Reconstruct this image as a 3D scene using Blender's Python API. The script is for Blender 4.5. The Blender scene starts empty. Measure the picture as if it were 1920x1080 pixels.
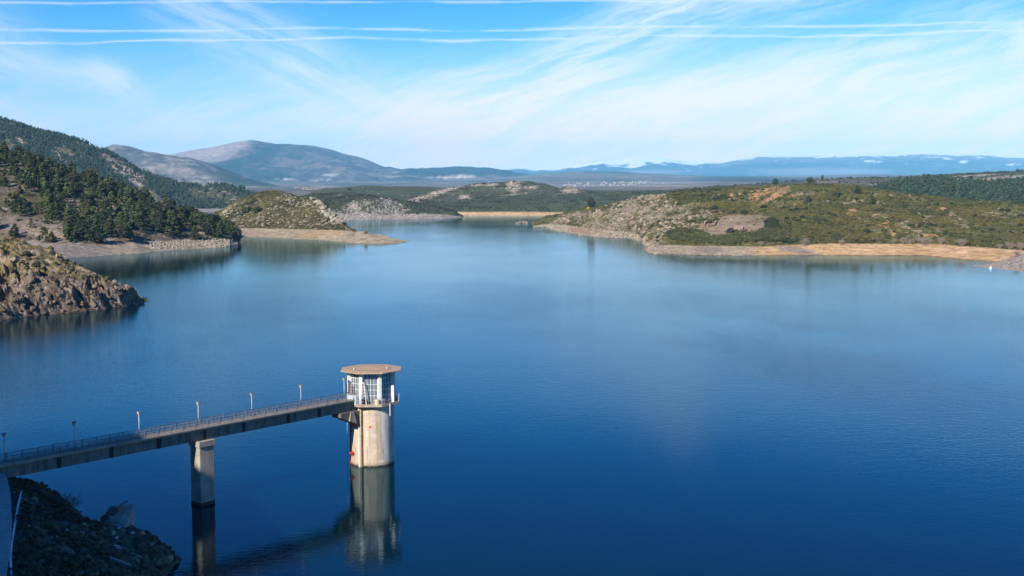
import bpy, math, random
import numpy as np
R = math.radians
sc = bpy.context.scene
col = sc.collection
sc.view_settings.view_transform = 'Standard'; sc.view_settings.look = 'None'; sc.view_settings.gamma = 1.0
sc.view_settings.use_curve_mapping = False; sc.view_settings.exposure = 0.6
cy = sc.cycles
cy.max_bounces = 4; cy.diffuse_bounces = 2; cy.glossy_bounces = 2; cy.transmission_bounces = 2; cy.transparent_max_bounces = 8; cy.volume_bounces = 1
cy.use_denoising = True; cy.caustics_reflective = False; cy.caustics_refractive = False
rnd = random.Random(7)
NR = np.random.RandomState(11)

# ------------------------------------------------------------------ camera model
F = 2150.0                       # focal length in pixels of the 1920 wide photograph
HZ = 362.0                       # row of the true horizon
H = 46.0                         # eye height above the water
PIT = math.atan((540 - HZ) / F)
CP, SP = math.cos(PIT), math.sin(PIT)

def rays(px, py):
    px = np.asarray(px, float); py = np.asarray(py, float)
    k = (540 - py) / F
    return (px - 960) / F, CP + k * SP, -SP + k * CP
def at(px, py, Y):
    dx, dy, dz = rays(px, py)
    t = np.asarray(Y, float) / dy
    return np.stack([dx * t, dy * t, H + dz * t], -1)
def gz(px, py, z=0.0):
    dx, dy, dz = rays(px, py)
    t = (z - H) / dz
    return np.stack([dx * t, dy * t, H + dz * t], -1)
def proj(P):
    x = P[..., 0]; y = P[..., 1]; z = P[..., 2] - H
    d = y * CP - z * SP
    u = y * SP + z * CP
    return 960 + F * x / d, 540 - F * u / d

# ------------------------------------------------------------------ noise
_p = np.random.RandomState(3).permutation(256); _p = np.concatenate([_p, _p, _p])
_g = np.random.RandomState(4).normal(size=(256, 3)); _g /= np.linalg.norm(_g, axis=1)[:, None]
def perlin(P):
    P = np.asarray(P, float)
    i = np.floor(P).astype(int); f = P - i; i &= 255
    w = f * f * f * (f * (f * 6 - 15) + 10)
    out = 0
    for a in (0, 1):
        for b in (0, 1):
            for c in (0, 1):
                h = _p[_p[_p[(i[..., 0] + a) & 255] + ((i[..., 1] + b) & 255)] + ((i[..., 2] + c) & 255)]
                g = _g[h]
                d = g[..., 0] * (f[..., 0] - a) + g[..., 1] * (f[..., 1] - b) + g[..., 2] * (f[..., 2] - c)
                wx = w[..., 0] if a else 1 - w[..., 0]
                wy = w[..., 1] if b else 1 - w[..., 1]
                wz = w[..., 2] if c else 1 - w[..., 2]
                out = out + d * wx * wy * wz
    return out * 1.5
def fbm(P, L, octs=4, gain=0.5, seed=0, ridged=False):
    P = np.asarray(P, float) / L + seed * 17.3
    s = 0; a = 1.0; n = 0
    for o in range(octs):
        v = perlin(P)
        if ridged: v = 1 - 2 * np.abs(v) * 1.3
        s = s + a * v; n += a
        a *= gain; P = P * 2.03 + 5.1
    return s / n
def sst(a, b, x):
    t = np.clip((x - a) / (b - a), 0, 1)
    return t * t * (3 - 2 * t)
def mixc(A, B, t):
    A = np.asarray(A, float); B = np.asarray(B, float)
    t = np.asarray(t)[..., None]
    return A * (1 - t) + B * t

# ------------------------------------------------------------------ mesh helpers
def tag(o, label=None, cat=None, group=None, kind=None):
    if label: o['label'] = label
    if cat: o['category'] = cat
    if group: o['group'] = group
    if kind: o['kind'] = kind
    return o
def empty(name, loc, rz=0.0):
    o = bpy.data.objects.new(name, None); col.objects.link(o)
    o.location = loc; o.rotation_euler = (0, 0, rz); o.empty_display_size = 0.5
    return o
def raw_mesh(name, V, faces, mat, cols=None, smooth=False):
    """faces: (n,3) or (n,4) array, or list of such arrays"""
    V = np.asarray(V, np.float32).reshape(-1, 3)
    if not isinstance(faces, (list, tuple)): faces = [faces]
    me = bpy.data.meshes.new(name)
    me.vertices.add(len(V)); me.vertices.foreach_set('co', V.ravel())
    idx = np.concatenate([np.asarray(f, np.int32).ravel() for f in faces])
    tot = np.concatenate([np.full(len(f), np.asarray(f).shape[1], np.int32) for f in faces])
    start = np.concatenate([[0], np.cumsum(tot)[:-1]]).astype(np.int32)
    me.loops.add(len(idx)); me.loops.foreach_set('vertex_index', idx)
    me.polygons.add(len(tot)); me.polygons.foreach_set('loop_start', start)
    me.polygons.foreach_set('loop_total', tot)
    me.polygons.foreach_set('use_smooth', np.full(len(tot), smooth, bool))
    if cols is not None:
        a = me.attributes.new('Col', 'FLOAT_COLOR', 'POINT')
        c = np.ones((len(V), 4), np.float32); c[:, :3] = cols
        a.data.foreach_set('color', c.ravel())
    me.update(calc_edges=True); me.validate()
    if mat: me.materials.append(mat)
    return me
def link(name, me, parent=None, loc=None):
    o = bpy.data.objects.new(name, me); col.objects.link(o)
    if parent: o.parent = parent
    if loc is not None: o.location = loc
    return o
def unit(v):
    v = np.asarray(v, float); return v / np.linalg.norm(v)
class MB:
    def __init__(s): s.v = []; s.f = []; s.c = []
    def add(s, vs, fs, c=None):
        n = len(s.v)
        s.v += [tuple(map(float, p)) for p in vs]
        s.f += [tuple(i + n for i in f) for f in fs]
        s.c += [c or (0.5, 0.5, 0.5)] * len(vs)
        return s
    def box(s, o, ax, ay, az, c=None):
        """box with centre o and half axes ax, ay, az (vectors)"""
        o, ax, ay, az = map(np.asarray, (o, ax, ay, az))
        vs = [o + i * ax + j * ay + k * az for k in (-1, 1) for j in (-1, 1) for i in (-1, 1)]
        return s.add(vs, [(0, 2, 3, 1), (4, 5, 7, 6), (0, 1, 5, 4), (2, 6, 7, 3), (0, 4, 6, 2), (1, 3, 7, 5)], c)
    def bar(s, a, b, w, h=None, c=None, up=(0, 0, 1)):
        a = np.asarray(a, float); b = np.asarray(b, float); h = h or w
        d = unit(b - a); up = np.asarray(up, float)
        if abs(d @ up) > 0.95: up = np.array([1.0, 0, 0])
        x = unit(np.cross(d, up)); y = np.cross(x, d)
        return s.box((a + b) / 2, (b - a) / 2, x * w / 2, y * h / 2, c)
    def tube(s, a, b, r0, r1=None, n=8, c=None, caps=True):
        a = np.asarray(a, float); b = np.asarray(b, float); r1 = r0 if r1 is None else r1
        d = unit(b - a); up = np.array([0, 0, 1.0]) if abs(d[2]) < 0.95 else np.array([1.0, 0, 0])
        x = unit(np.cross(d, up)); y = np.cross(d, x)
        vs = []
        for p, r in ((a, r0), (b, r1)):
            for i in range(n):
                t = 2 * math.pi * i / n
                vs.append(p + r * (math.cos(t) * x + math.sin(t) * y))
        fs = [(i, (i + 1) % n, n + (i + 1) % n, n + i) for i in range(n)]
        if caps: fs += [tuple(range(n - 1, -1, -1)), tuple(range(n, 2 * n))]
        return s.add(vs, fs, c)
    def path(s, pts, r, n=8, c=None):
        for a, b in zip(pts[:-1], pts[1:]): s.tube(a, b, r, r, n, c)
        return s
    def prism(s, poly, z0, z1, c=None, inset_top=None):
        n = len(poly)
        top = poly if inset_top is None else inset_top
        vs = [(p[0], p[1], z0) for p in poly] + [(p[0], p[1], z1) for p in top]
        fs = [tuple(range(n - 1, -1, -1)), tuple(range(n, 2 * n))]
        fs += [(i, (i + 1) % n, n + (i + 1) % n, n + i) for i in range(n)]
        return s.add(vs, fs, c)
    def slab(s, A, B, c=None):
        """solid between two congruent polygons given as 3-D lists"""
        n = len(A)
        fs = [tuple(range(n - 1, -1, -1)), tuple(range(n, 2 * n))]
        fs += [(i, (i + 1) % n, n + (i + 1) % n, n + i) for i in range(n)]
        return s.add(list(A) + list(B), fs, c)
    def build(s, name, mat, parent=None, root=None, smooth=False, cols=False, bevel=0):
        o0 = np.zeros(3) if root is None else np.array(root.location)
        me = bpy.data.meshes.new(name)
        me.from_pydata([tuple(np.array(p) - o0) for p in s.v], [], s.f)
        if cols:
            a = me.attributes.new('Col', 'FLOAT_COLOR', 'POINT')
            a.data.foreach_set('color', [x for c in s.c for x in (*c[:3], 1.0)])
        if smooth:
            for p in me.polygons: p.use_smooth = True
        me.materials.append(mat); me.update()
        import bmesh
        bm = bmesh.new(); bm.from_mesh(me); bmesh.ops.recalc_face_normals(bm, faces=bm.faces)
        bm.to_mesh(me); bm.free()
        o = link(name, me, parent)
        if bevel:
            m = o.modifiers.new('edge', 'BEVEL'); m.width = bevel; m.segments = 2; m.limit_method = 'ANGLE'
        return o

# ------------------------------------------------------------------ materials
def newmat(name):
    m = bpy.data.materials.new(name); m.use_nodes = True
    nt = m.node_tree
    b = nt.nodes['Principled BSDF']
    return m, nt, b
def nd(nt, t, **kw):
    n = nt.nodes.new(t)
    for k, v in kw.items():
        if k in n.inputs.keys() if hasattr(n.inputs, 'keys') else False: n.inputs[k].default_value = v
        else: setattr(n, k, v)
    return n
def noise(nt, vec, scale, detail=4, rough=0.55):
    n = nt.nodes.new('ShaderNodeTexNoise'); n.inputs['Scale'].default_value = scale
    n.inputs['Detail'].default_value = detail; n.inputs['Roughness'].default_value = rough
    if vec is not None: nt.links.new(vec, n.inputs['Vector'])
    return n.outputs['Fac']
def ramp(nt, fac, lo, hi, a, b):
    n = nt.nodes.new('ShaderNodeMapRange'); n.interpolation_type = 'SMOOTHSTEP'
    nt.links.new(fac, n.inputs[0])
    for i, v in zip((1, 2, 3, 4), (lo, hi, a, b)): n.inputs[i].default_value = v
    return n.outputs[0]
def mixn(nt, fac, a, b, mode='MIX'):
    n = nt.nodes.new('ShaderNodeMix'); n.data_type = 'RGBA'; n.blend_type = mode
    ins = [n.inputs[0], n.inputs[6], n.inputs[7]]
    for s, v in zip(ins, (fac, a, b)):
        if isinstance(v, (int, float)): s.default_value = v
        elif isinstance(v, tuple): s.default_value = (*v[:3], 1)
        else: nt.links.new(v, s)
    return n.outputs[2]
def gcoord(nt):
    return nt.nodes.new('ShaderNodeNewGeometry').outputs['Position']
def attr_mat(name, var_scale=0.15, var=0.35, bump_scale=0.3, bump_dist=0.6, rough=0.95, spec=0.1):
    m, nt, b = newmat(name)
    a = nt.nodes.new('ShaderNodeAttribute'); a.attribute_name = 'Col'
    g = gcoord(nt)
    n1 = noise(nt, g, var_scale, 6, 0.65)
    v = ramp(nt, n1, 0.3, 0.7, 1 - var, 1 + var)
    c = mixn(nt, 1.0, a.outputs['Color'], v, 'MULTIPLY')
    nt.links.new(c, b.inputs['Base Color'])
    b.inputs['Roughness'].default_value = rough; b.inputs['Specular IOR Level'].default_value = spec
    if bump_dist:
        bu = nt.nodes.new('ShaderNodeBump'); bu.inputs['Distance'].default_value = bump_dist; bu.inputs['Strength'].default_value = 1.0
        nt.links.new(noise(nt, g, bump_scale, 6, 0.65), bu.inputs['Height'])
        nt.links.new(bu.outputs[0], b.inputs['Normal'])
    return m
def plain(name, c, rough=0.6, metal=0.0, spec=0.4, var=0.18, scale=2.0):
    m, nt, b = newmat(name)
    g = gcoord(nt)
    v = ramp(nt, noise(nt, g, scale, 5, 0.6), 0.3, 0.7, 1 - var, 1 + var)
    nt.links.new(mixn(nt, 1.0, c, v, 'MULTIPLY'), b.inputs['Base Color'])
    b.inputs['Roughness'].default_value = rough; b.inputs['Metallic'].default_value = metal
    b.inputs['Specular IOR Level'].default_value = spec
    return m
def concrete(name, base, stain, streak=True, attr=False):
    m, nt, b = newmat(name)
    g = gcoord(nt)
    mp = nt.nodes.new('ShaderNodeMapping'); mp.inputs['Scale'].default_value = (1.6, 1.6, 0.13)
    nt.links.new(g, mp.inputs['Vector'])
    s1 = ramp(nt, noise(nt, mp.outputs[0], 1.0, 5, 0.6), 0.46, 0.72, 0, 0.85 if streak else 0.3)
    s2 = ramp(nt, noise(nt, g, 0.6, 6, 0.65), 0.35, 0.75, 0.82, 1.12)
    if attr:
        a = nt.nodes.new('ShaderNodeAttribute'); a.attribute_name = 'Col'; base = a.outputs['Color']
    c = mixn(nt, s1, base, stain)
    c = mixn(nt, 1.0, c, s2, 'MULTIPLY')
    # form-board lines
    sep = nt.nodes.new('ShaderNodeSeparateXYZ'); nt.links.new(g, sep.inputs[0])
    md = nt.nodes.new('ShaderNodeMath'); md.operation = 'FRACT'
    dv = nt.nodes.new('ShaderNodeMath'); dv.operation = 'DIVIDE'; dv.inputs[1].default_value = 1.25
    nt.links.new(sep.outputs[2], dv.inputs[0]); nt.links.new(dv.outputs[0], md.inputs[0])
    ln = ramp(nt, md.outputs[0], 0.0, 0.05, 0.74, 1.0)
    c = mixn(nt, 1.0, c, ln, 'MULTIPLY')
    nt.links.new(c, b.inputs['Base Color']); b.inputs['Roughness'].default_value = 0.9
    b.inputs['Specular IOR Level'].default_value = 0.2
    bu = nt.nodes.new('ShaderNodeBump'); bu.inputs['Distance'].default_value = 0.02; bu.inputs['Strength'].default_value = 0.6
    nt.links.new(noise(nt, g, 5, 5, 0.6), bu.inputs['Height']); nt.links.new(bu.outputs[0], b.inputs['Normal'])
    return m

M = {}
M['terrain'] = attr_mat('terrain', 0.16, 0.35, 0.25, 1.2)
M['terrain_far'] = attr_mat('terrain_far', 0.012, 0.25, 0.01, 12)
M['terrain_near'] = attr_mat('terrain_near', 0.7, 0.4, 0.9, 0.5)
M['rock'] = attr_mat('rock', 0.6, 0.35, 0.7, 0.4)
M['leaf'] = attr_mat('leaf', 0.8, 0.3, 1.0, 0.0, 0.8, 0.15)
M['bark'] = plain('bark', (0.11, 0.075, 0.05), 0.9, var=0.3)
M['twig'] = plain('twig', (0.30, 0.24, 0.20), 0.9, var=0.3)
M['twig_dark'] = plain('twig_dark', (0.12, 0.10, 0.085), 0.9, var=0.3)
M['shaft'] = concrete('shaft', None, (0.42, 0.30, 0.17), True, attr=True)
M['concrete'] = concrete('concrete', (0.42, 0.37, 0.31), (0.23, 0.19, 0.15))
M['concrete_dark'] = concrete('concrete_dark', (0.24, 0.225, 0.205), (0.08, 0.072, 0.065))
M['concrete_stain_shade'] = concrete('concrete_stain_shade', (0.05, 0.05, 0.05), (0.03, 0.03, 0.03))  # stained foot of the pier, and painted shade on the girder ribs
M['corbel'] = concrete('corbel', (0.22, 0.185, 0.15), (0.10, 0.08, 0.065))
M['deck'] = concrete('deck', (0.45, 0.38, 0.31), (0.3, 0.22, 0.16), False)
M['roof'] = concrete('roof', (0.50, 0.35, 0.23), (0.36, 0.25, 0.16), False)
M['white'] = plain('white_paint', (0.78, 0.77, 0.73), 0.5, var=0.12, scale=1.5)
M['pale_blue'] = plain('pale_blue_paint', (0.60, 0.70, 0.74), 0.5, var=0.1)
M['lamp_grey'] = plain('lamp_grey', (0.52, 0.52, 0.51), 0.5)
M['steel'] = plain('grey_steel', (0.16, 0.18, 0.21), 0.5, 0.3)
M['rail'] = plain('rail_paint', (0.17, 0.19, 0.23), 0.5, 0.2)
M['red'] = plain('red_paint', (0.50, 0.05, 0.025), 0.5)
M['rust'] = plain('rust', (0.22, 0.10, 0.05), 0.9, var=0.4, scale=3)
M['teal'] = plain('teal_paint', (0.10, 0.42, 0.38), 0.4)
M['cream'] = plain('cream_paint', (0.62, 0.55, 0.38), 0.5)
M['dark'] = plain('dark_metal', (0.03, 0.035, 0.04), 0.5)
M['pipe'] = plain('pipe_plastic', (0.55, 0.66, 0.72), 0.4)
M['house'] = plain('house_wall', (0.38, 0.35, 0.32), 0.8)
M['stone'] = plain('ruin_stone', (0.34, 0.25, 0.19), 0.95, var=0.4, scale=0.8)
M['path'] = concrete('path', (0.52, 0.44, 0.40), (0.36, 0.31, 0.28), False)

def glass_mat():
    m = bpy.data.materials.new('window_glass'); m.use_nodes = True; nt = m.node_tree; nt.nodes.clear()
    out = nt.nodes.new('ShaderNodeOutputMaterial'); mx = nt.nodes.new('ShaderNodeMixShader')
    tr = nt.nodes.new('ShaderNodeBsdfTransparent'); tr.inputs[0].default_value = (0.55, 0.68, 0.74, 1)
    gl = nt.nodes.new('ShaderNodeBsdfGlossy'); gl.inputs['Roughness'].default_value = 0.05; gl.inputs[0].default_value = (0.7, 0.8, 0.85, 1)
    lw = nt.nodes.new('ShaderNodeFresnel'); lw.inputs[0].default_value = 2.1
    nt.links.new(lw.outputs[0], mx.inputs[0]); nt.links.new(tr.outputs[0], mx.inputs[1]); nt.links.new(gl.outputs[0], mx.inputs[2])
    dd_ = nt.nodes.new('ShaderNodeBsdfDiffuse'); dd_.inputs[0].default_value = (0.50, 0.62, 0.68, 1)   # dusty panes
    m2 = nt.nodes.new('ShaderNodeMixShader'); m2.inputs[0].default_value = 0.30
    nt.links.new(mx.outputs[0], m2.inputs[1]); nt.links.new(dd_.outputs[0], m2.inputs[2]); nt.links.new(m2.outputs[0], out.inputs[0])
    return m
M['glass'] = glass_mat()

# ------------------------------------------------------------------ light, sky, air
SUN_EL, SUN_AZ_LEFT = R(32), R(31)        # behind the viewer, to the left
s_dir = np.array([-math.sin(SUN_AZ_LEFT) * math.cos(SUN_EL), -math.cos(SUN_AZ_LEFT) * math.cos(SUN_EL), math.sin(SUN_EL)])
from mathutils import Vector
sl = bpy.data.lights.new('sun', 'SUN'); sl.energy = 4.6; sl.angle = R(0.53); sl.color = (1.0, 0.91, 0.79)
so = bpy.data.objects.new('sun', sl); col.objects.link(so)
so.rotation_euler = Vector(-s_dir).to_track_quat('-Z', 'Y').to_euler(); so.location = (-200, -300, 300)

w = bpy.data.worlds.new('World'); sc.world = w; w.use_nodes = True
w.cycles.sampling_method = 'MANUAL'; w.cycles.sample_map_resolution = 512
nt = w.node_tree; nt.nodes.clear()
wo = nt.nodes.new('ShaderNodeOutputWorld'); bg = nt.nodes.new('ShaderNodeBackground'); bg.inputs['Strength'].default_value = 0.10
sky = nt.nodes.new('ShaderNodeTexSky'); sky.sky_type = 'NISHITA'; sky.sun_disc = False
sky.sun_elevation = SUN_EL; sky.sun_rotation = math.pi + SUN_AZ_LEFT
sky.air_density = 1.0; sky.dust_density = 0.15; sky.ozone_density = 3.0; sky.altitude = 900
class E:
    def __init__(s, k): s.k = k
    def _o(s, op, o=None, o2=None):
        n = nt.nodes.new('ShaderNodeMath'); n.operation = op
        for i, x in enumerate((s, o, o2)):
            if x is None: continue
            x = x.k if isinstance(x, E) else x
            if isinstance(x, (int, float)): n.inputs[i].default_value = x
            else: nt.links.new(x, n.inputs[i])
        return E(n.outputs[0])
    def __add__(s, o): return s._o('ADD', o)
    def __radd__(s, o): return s._o('ADD', o)
    def __sub__(s, o): return s._o('SUBTRACT', o)
    def __rsub__(s, o): return (s * -1.0) + o
    def __mul__(s, o): return s._o('MULTIPLY', o)
    def __rmul__(s, o): return s._o('MULTIPLY', o)
    def __truediv__(s, o): return s._o('DIVIDE', o)
    def exp(s): return s._o('EXPONENT')
    def abs(s): return s._o('ABSOLUTE')
    def max(s, o): return s._o('MAXIMUM', o)
    def min(s, o): return s._o('MINIMUM', o)
    def sm(s, a, b, lo=0.0, hi=1.0): return E(ramp(nt, s.k, a, b, lo, hi))
def vec(x, y, z):
    n = nt.nodes.new('ShaderNodeCombineXYZ')
    for i, v in enumerate((x, y, z)):
        v = v.k if isinstance(v, E) else v
        if isinstance(v, (int, float)): n.inputs[i].default_value = v
        else: nt.links.new(v, n.inputs[i])
    return n.outputs[0]
tc = nt.nodes.new('ShaderNodeTexCoord'); sp = nt.nodes.new('ShaderNodeSeparateXYZ')
nt.links.new(tc.outputs['Generated'], sp.inputs[0])
dx, dy, dz = (E(sp.outputs[i]) for i in range(3))
yy = dy.abs().max(0.08)
X0 = dx / yy; Z0 = dz / yy                       # azimuth and height of a sky direction
def XZ(px, py):
    a, b, c = rays(px, py); return float(a / b), float(c / b)
_wn = nt.nodes.new('ShaderNodeTexNoise'); _wn.inputs['Scale'].default_value = 1.0; _wn.inputs['Detail'].default_value = 2.0
nt.links.new(vec(X0 * 7.0, Z0 * 12.0, 0.3), _wn.inputs['Vector'])
_ws = nt.nodes.new('ShaderNodeSeparateColor'); nt.links.new(_wn.outputs['Color'], _ws.inputs[0])
n_w = E(_ws.outputs[0]) - 0.5; n_w2 = E(_ws.outputs[1]) - 0.5
Xw = X0 + n_w * 0.05; Zw = Z0 + n_w2 * 0.03
def streaks(ang, seed):
    c, q = math.cos(R(ang)), math.sin(R(ang))
    return E(noise(nt, vec((Xw * c + Zw * q) * 9.0, (Zw * c - Xw * q) * 60.0, seed), 1.0, 6, 0.68)).sm(0.36, 0.63)
ST = {'l': streaks(-26, 1.0), 'r': streaks(17, 6.0)}
def band(p0, p1, w0, w1, a0, a1, fam='l', wob=True, streak=0.82, **kw):
    (x0, z0), (x1, z1) = XZ(*p0), XZ(*p1)
    L = math.hypot(x1 - x0, z1 - z0); ux, uz = (x1 - x0) / L, (z1 - z0) / L
    X, Z = (Xw, Zw) if wob else (X0, Z0)
    t = X * (ux / L) + Z * (uz / L) + (-(x0 * ux + z0 * uz) / L)
    q = X * (-uz) + Z * ux + (x0 * uz - z0 * ux)
    tcl = t.max(0.0).min(1.0)
    g = q / (tcl * ((w1 - w0) / F) + w0 / F)
    d = (g * g * -1.0).exp()
    ends = t.sm(-0.25, 0.1) * t.sm(0.9, 1.25, 1.0, 0.0)
    return d * ends * (tcl * (a1 - a0) + a0) * (ST[fam] * streak + (1 - streak))
terms = [
    band((330, -40), (560, 130), 75, 60, 0.55, 0.55, 'l'), band((550, 120), (800, 290), 55, 70, 0.5, 0.7, 'l'),
    band((-40, 100), (200, 150), 30, 26, 0.5, 0.5, 'l'), band((180, 140), (400, 275), 26, 22, 0.6, 0.45, 'l'),
    band((-60, 30), (90, 110), 70, 50, 0.45, 0.2, 'l'), band((-60, 190), (190, 290), 40, 30, 0.6, 0.5, 'l'),
    band((1330, -40), (1080, 130), 70, 60, 0.8, 0.85, 'r'), band((1110, 110), (780, 260), 60, 65, 0.85, 0.9, 'r'),
    band((1600, -20), (1180, 60), 45, 60, 0.5, 0.5, 'r'), band((2050, 60), (1500, 118), 42, 40, 0.8, 0.6, 'r'),
    band((2050, 110), (1350, 185), 60, 50, 1.0, 1.0, 'r', streak=0.45), band((1450, 172), (740, 262), 62, 66, 1.0, 0.95, 'r', streak=0.45),
    band((2100, 205), (1100, 270), 50, 50, 0.95, 0.95, 'r', streak=0.4), band((2000, 185), (1240, 247), 8, 7, 0.5, 0.4, 'r', False),
    band((840, 130), (1060, 165), 30, 30, 0.3, 0.25, 'r'), band((1700, 30), (2050, 10), 30, 40, 0.3, 0.4, 'r'),
]
dens = terms[0]
for t_ in terms[1:]: dens = dens + t_ - dens * t_
TN = E(noise(nt, vec(X0 * 16.0, Z0 * 220.0, 2.0), 1.0, 5, 0.65))
# three aircraft trails, kinked by the wind
def trail(pts, wpx, a, seed):
    tot = None
    for p0, p1 in zip(pts[:-1], pts[1:]):
        (x0, z0), (x1, z1) = XZ(*p0), XZ(*p1)
        sl_ = (z1 - z0) / (x1 - x0)
        q = (Z0 - z0 - (X0 - x0) * sl_ + n_w * 0.007) / (TN.sm(0.3, 0.7, 0.55, 2.2) * (wpx / F))
        inside = X0.sm(x0 - 0.004, x0 + 0.004) * X0.sm(x1 - 0.004, x1 + 0.004, 1.0, 0.0)
        g = (q * q * -1.0).exp() * inside
        tot = g if tot is None else tot + g
    return tot.min(1.0) * a * TN.sm(0.36, 0.56, 0.25, 1.0)
tr = [trail([(-300, 53), (0, 54), (200, 55), (380, 57), (560, 53), (740, 56), (900, 58), (1050, 54), (1200, 50), (1500, 50), (1920, 43), (2300, 40)], 1.5, 0.58, 1.0),
      trail([(-300, 80), (0, 79), (150, 79), (300, 74), (500, 76), (660, 71), (850, 76), (1000, 73), (1200, 67), (1500, 68), (1850, 60), (2300, 57)], 1.5, 0.66, 4.0),
      trail([(-300, 4), (0, 4), (400, 3), (620, 3), (960, 5), (1180, 2), (1500, 1)], 1.4, 0.5, 8.0)]
for t_ in tr: dens = dens + t_ - dens * t_
veil = Z0.sm(0.015, 0.14, 1.0, 0.0) * (X0.sm(-0.45, 0.1, 0.5, 1.0)) * ST['r'].sm(0.0, 1.0, 0.62, 1.0)
front = dy.sm(0.0, 0.2)
dens = (dens * front).min(0.97)
# the blue of a clear winter sky: the sky model, a little more saturated
hs = nt.nodes.new('ShaderNodeHueSaturation'); hs.inputs['Saturation'].default_value = 1.5; hs.inputs['Value'].default_value = 1.0
nt.links.new(sky.outputs[0], hs.inputs['Color'])
skc = mixn(nt, 1.0, hs.outputs[0], mixn(nt, dz.sm(0.11, 0.25).k, (0.72, 0.93, 1.03), (0.04, 0.62, 0.92)), 'MULTIPLY')
veil = (veil * front).min(0.97)
fin = mixn(nt, dens.k, mixn(nt, veil.k, skc, (11.8, 8.5, 7.4)), mixn(nt, veil.k, (6.6, 7.0, 7.2), (11.8, 8.5, 7.4)))
nt.links.new(fin, bg.inputs['Color']); nt.links.new(bg.outputs[0], wo.inputs[0])

# air: one even, closed box of haze round the camera and the whole valley
hm = bpy.data.materials.new('haze_air'); hm.use_nodes = True; hn = hm.node_tree; hn.nodes.clear()
ho = hn.nodes.new('ShaderNodeOutputMaterial'); pv = hn.nodes.new('ShaderNodeVolumePrincipled')
pv.inputs['Color'].default_value = (0.24, 0.64, 1.0, 1); pv.inputs['Density'].default_value = 2.7e-5; pv.inputs['Anisotropy'].default_value = -0.28
hn.links.new(pv.outputs[0], ho.inputs['Volume'])
hb = MB(); hb.box((0, 22500, 995), (30000, 0, 0), (0, 24500, 0), (0, 0, 1005))
tag(hb.build('haze', hm), kind='stuff')

# ------------------------------------------------------------------ camera
cam = bpy.data.cameras.new('camera'); co = bpy.data.objects.new('camera', cam); col.objects.link(co)
cam.sensor_width = 36; cam.lens = F / 1920 * 36; cam.clip_end = 80000; cam.clip_start = 0.5
co.location = (0, 0, H); co.rotation_euler = (math.pi / 2 - PIT, 0, 0); sc.camera = co

# ------------------------------------------------------------------ water and lake bed
def water_mat():
    m, nt, b = newmat('lake_water')
    g = gcoord(nt)
    # broad calm and ruffled patches
    mp = nt.nodes.new('ShaderNodeMapping'); mp.inputs['Scale'].default_value = (0.8, 0.45, 1); mp.inputs['Rotation'].default_value = (0, 0, R(28))
    nt.links.new(g, mp.inputs['Vector'])
    calm = ramp(nt, noise(nt, mp.outputs[0], 0.012, 4, 0.55), 0.34, 0.68, 0.65, 1.35)
    rg = ramp(nt, noise(nt, mp.outputs[0], 0.012, 4, 0.55), 0.36, 0.66, 0.002, 0.02)
    ds = nt.nodes.new('ShaderNodeVectorMath'); ds.operation = 'DISTANCE'; ds.inputs[1].default_value = (-40, 120, 0); nt.links.new(g, ds.inputs[0])
    sh = ramp(nt, ds.outputs['Value'], 70, 210, 0.30, 1.0)
    cm = nt.nodes.new('ShaderNodeMath'); cm.operation = 'MULTIPLY'; nt.links.new(calm, cm.inputs[0]); nt.links.new(sh, cm.inputs[1]); calm = cm.outputs[0]
    fa = ramp(nt, ds.outputs['Value'], 190, 620, 1.0, 0.32)                 # the inner reach lies calm
    cn = nt.nodes.new('ShaderNodeMath'); cn.operation = 'MULTIPLY'; nt.links.new(calm, cn.inputs[0]); nt.links.new(fa, cn.inputs[1]); calm = cn.outputs[0]
    m2 = nt.nodes.new('ShaderNodeMapping'); m2.inputs['Scale'].default_value = (0.75, 1.5, 1); m2.inputs['Rotation'].default_value = (0, 0, R(-12))
    nt.links.new(g, m2.inputs['Vector'])
    h1 = noise(nt, m2.outputs[0], 1.0, 3, 0.6)
    h2 = noise(nt, m2.outputs[0], 0.34, 2, 0.5)
    ad = nt.nodes.new('ShaderNodeMath'); ad.operation = 'MULTIPLY_ADD'; ad.inputs[1].default_value = 0.6
    nt.links.new(h2, ad.inputs[0]); nt.links.new(h1, ad.inputs[2])
    ml = nt.nodes.new('ShaderNodeMath'); ml.operation = 'MULTIPLY'
    nt.links.new(ad.outputs[0], ml.inputs[0]); nt.links.new(calm, ml.inputs[1])
    bu = nt.nodes.new('ShaderNodeBump'); bu.inputs['Distance'].default_value = 0.058; bu.inputs['Strength'].default_value = 1.0
    nt.links.new(ml.outputs[0], bu.inputs['Height'])
    nt.nodes.remove(b)
    df = nt.nodes.new('ShaderNodeBsdfDiffuse'); df.inputs[0].default_value = (0.0003, 0.010, 0.016, 1)
    gl = nt.nodes.new('ShaderNodeBsdfGlossy'); gl.inputs[0].default_value = (0.62, 0.88, 1.0, 1)
    fr = nt.nodes.new('ShaderNodeFresnel'); fr.inputs[0].default_value = 1.33
    mx = nt.nodes.new('ShaderNodeMixShader')
    nt.links.new(rg, gl.inputs['Roughness'])
    for q in (gl, fr): nt.links.new(bu.outputs[0], q.inputs['Normal'])
    nt.links.new(fr.outputs[0], mx.inputs[0]); nt.links.new(df.outputs[0], mx.inputs[1]); nt.links.new(gl.outputs[0], mx.inputs[2])
    nt.links.new(mx.outputs[0], nt.nodes['Material Output'].inputs[0])
    return m
M['water'] = water_mat()
tag(link('water', raw_mesh('water', [(-5000, -300, 0), (5000, -300, 0), (5000, 3600, 0), (-5000, 3600, 0)], np.array([[0, 1, 2, 3]]), M['water'])), kind='structure')
M['bed'] = plain('lake_bed', (0.12, 0.10, 0.07), 0.95)
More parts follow.
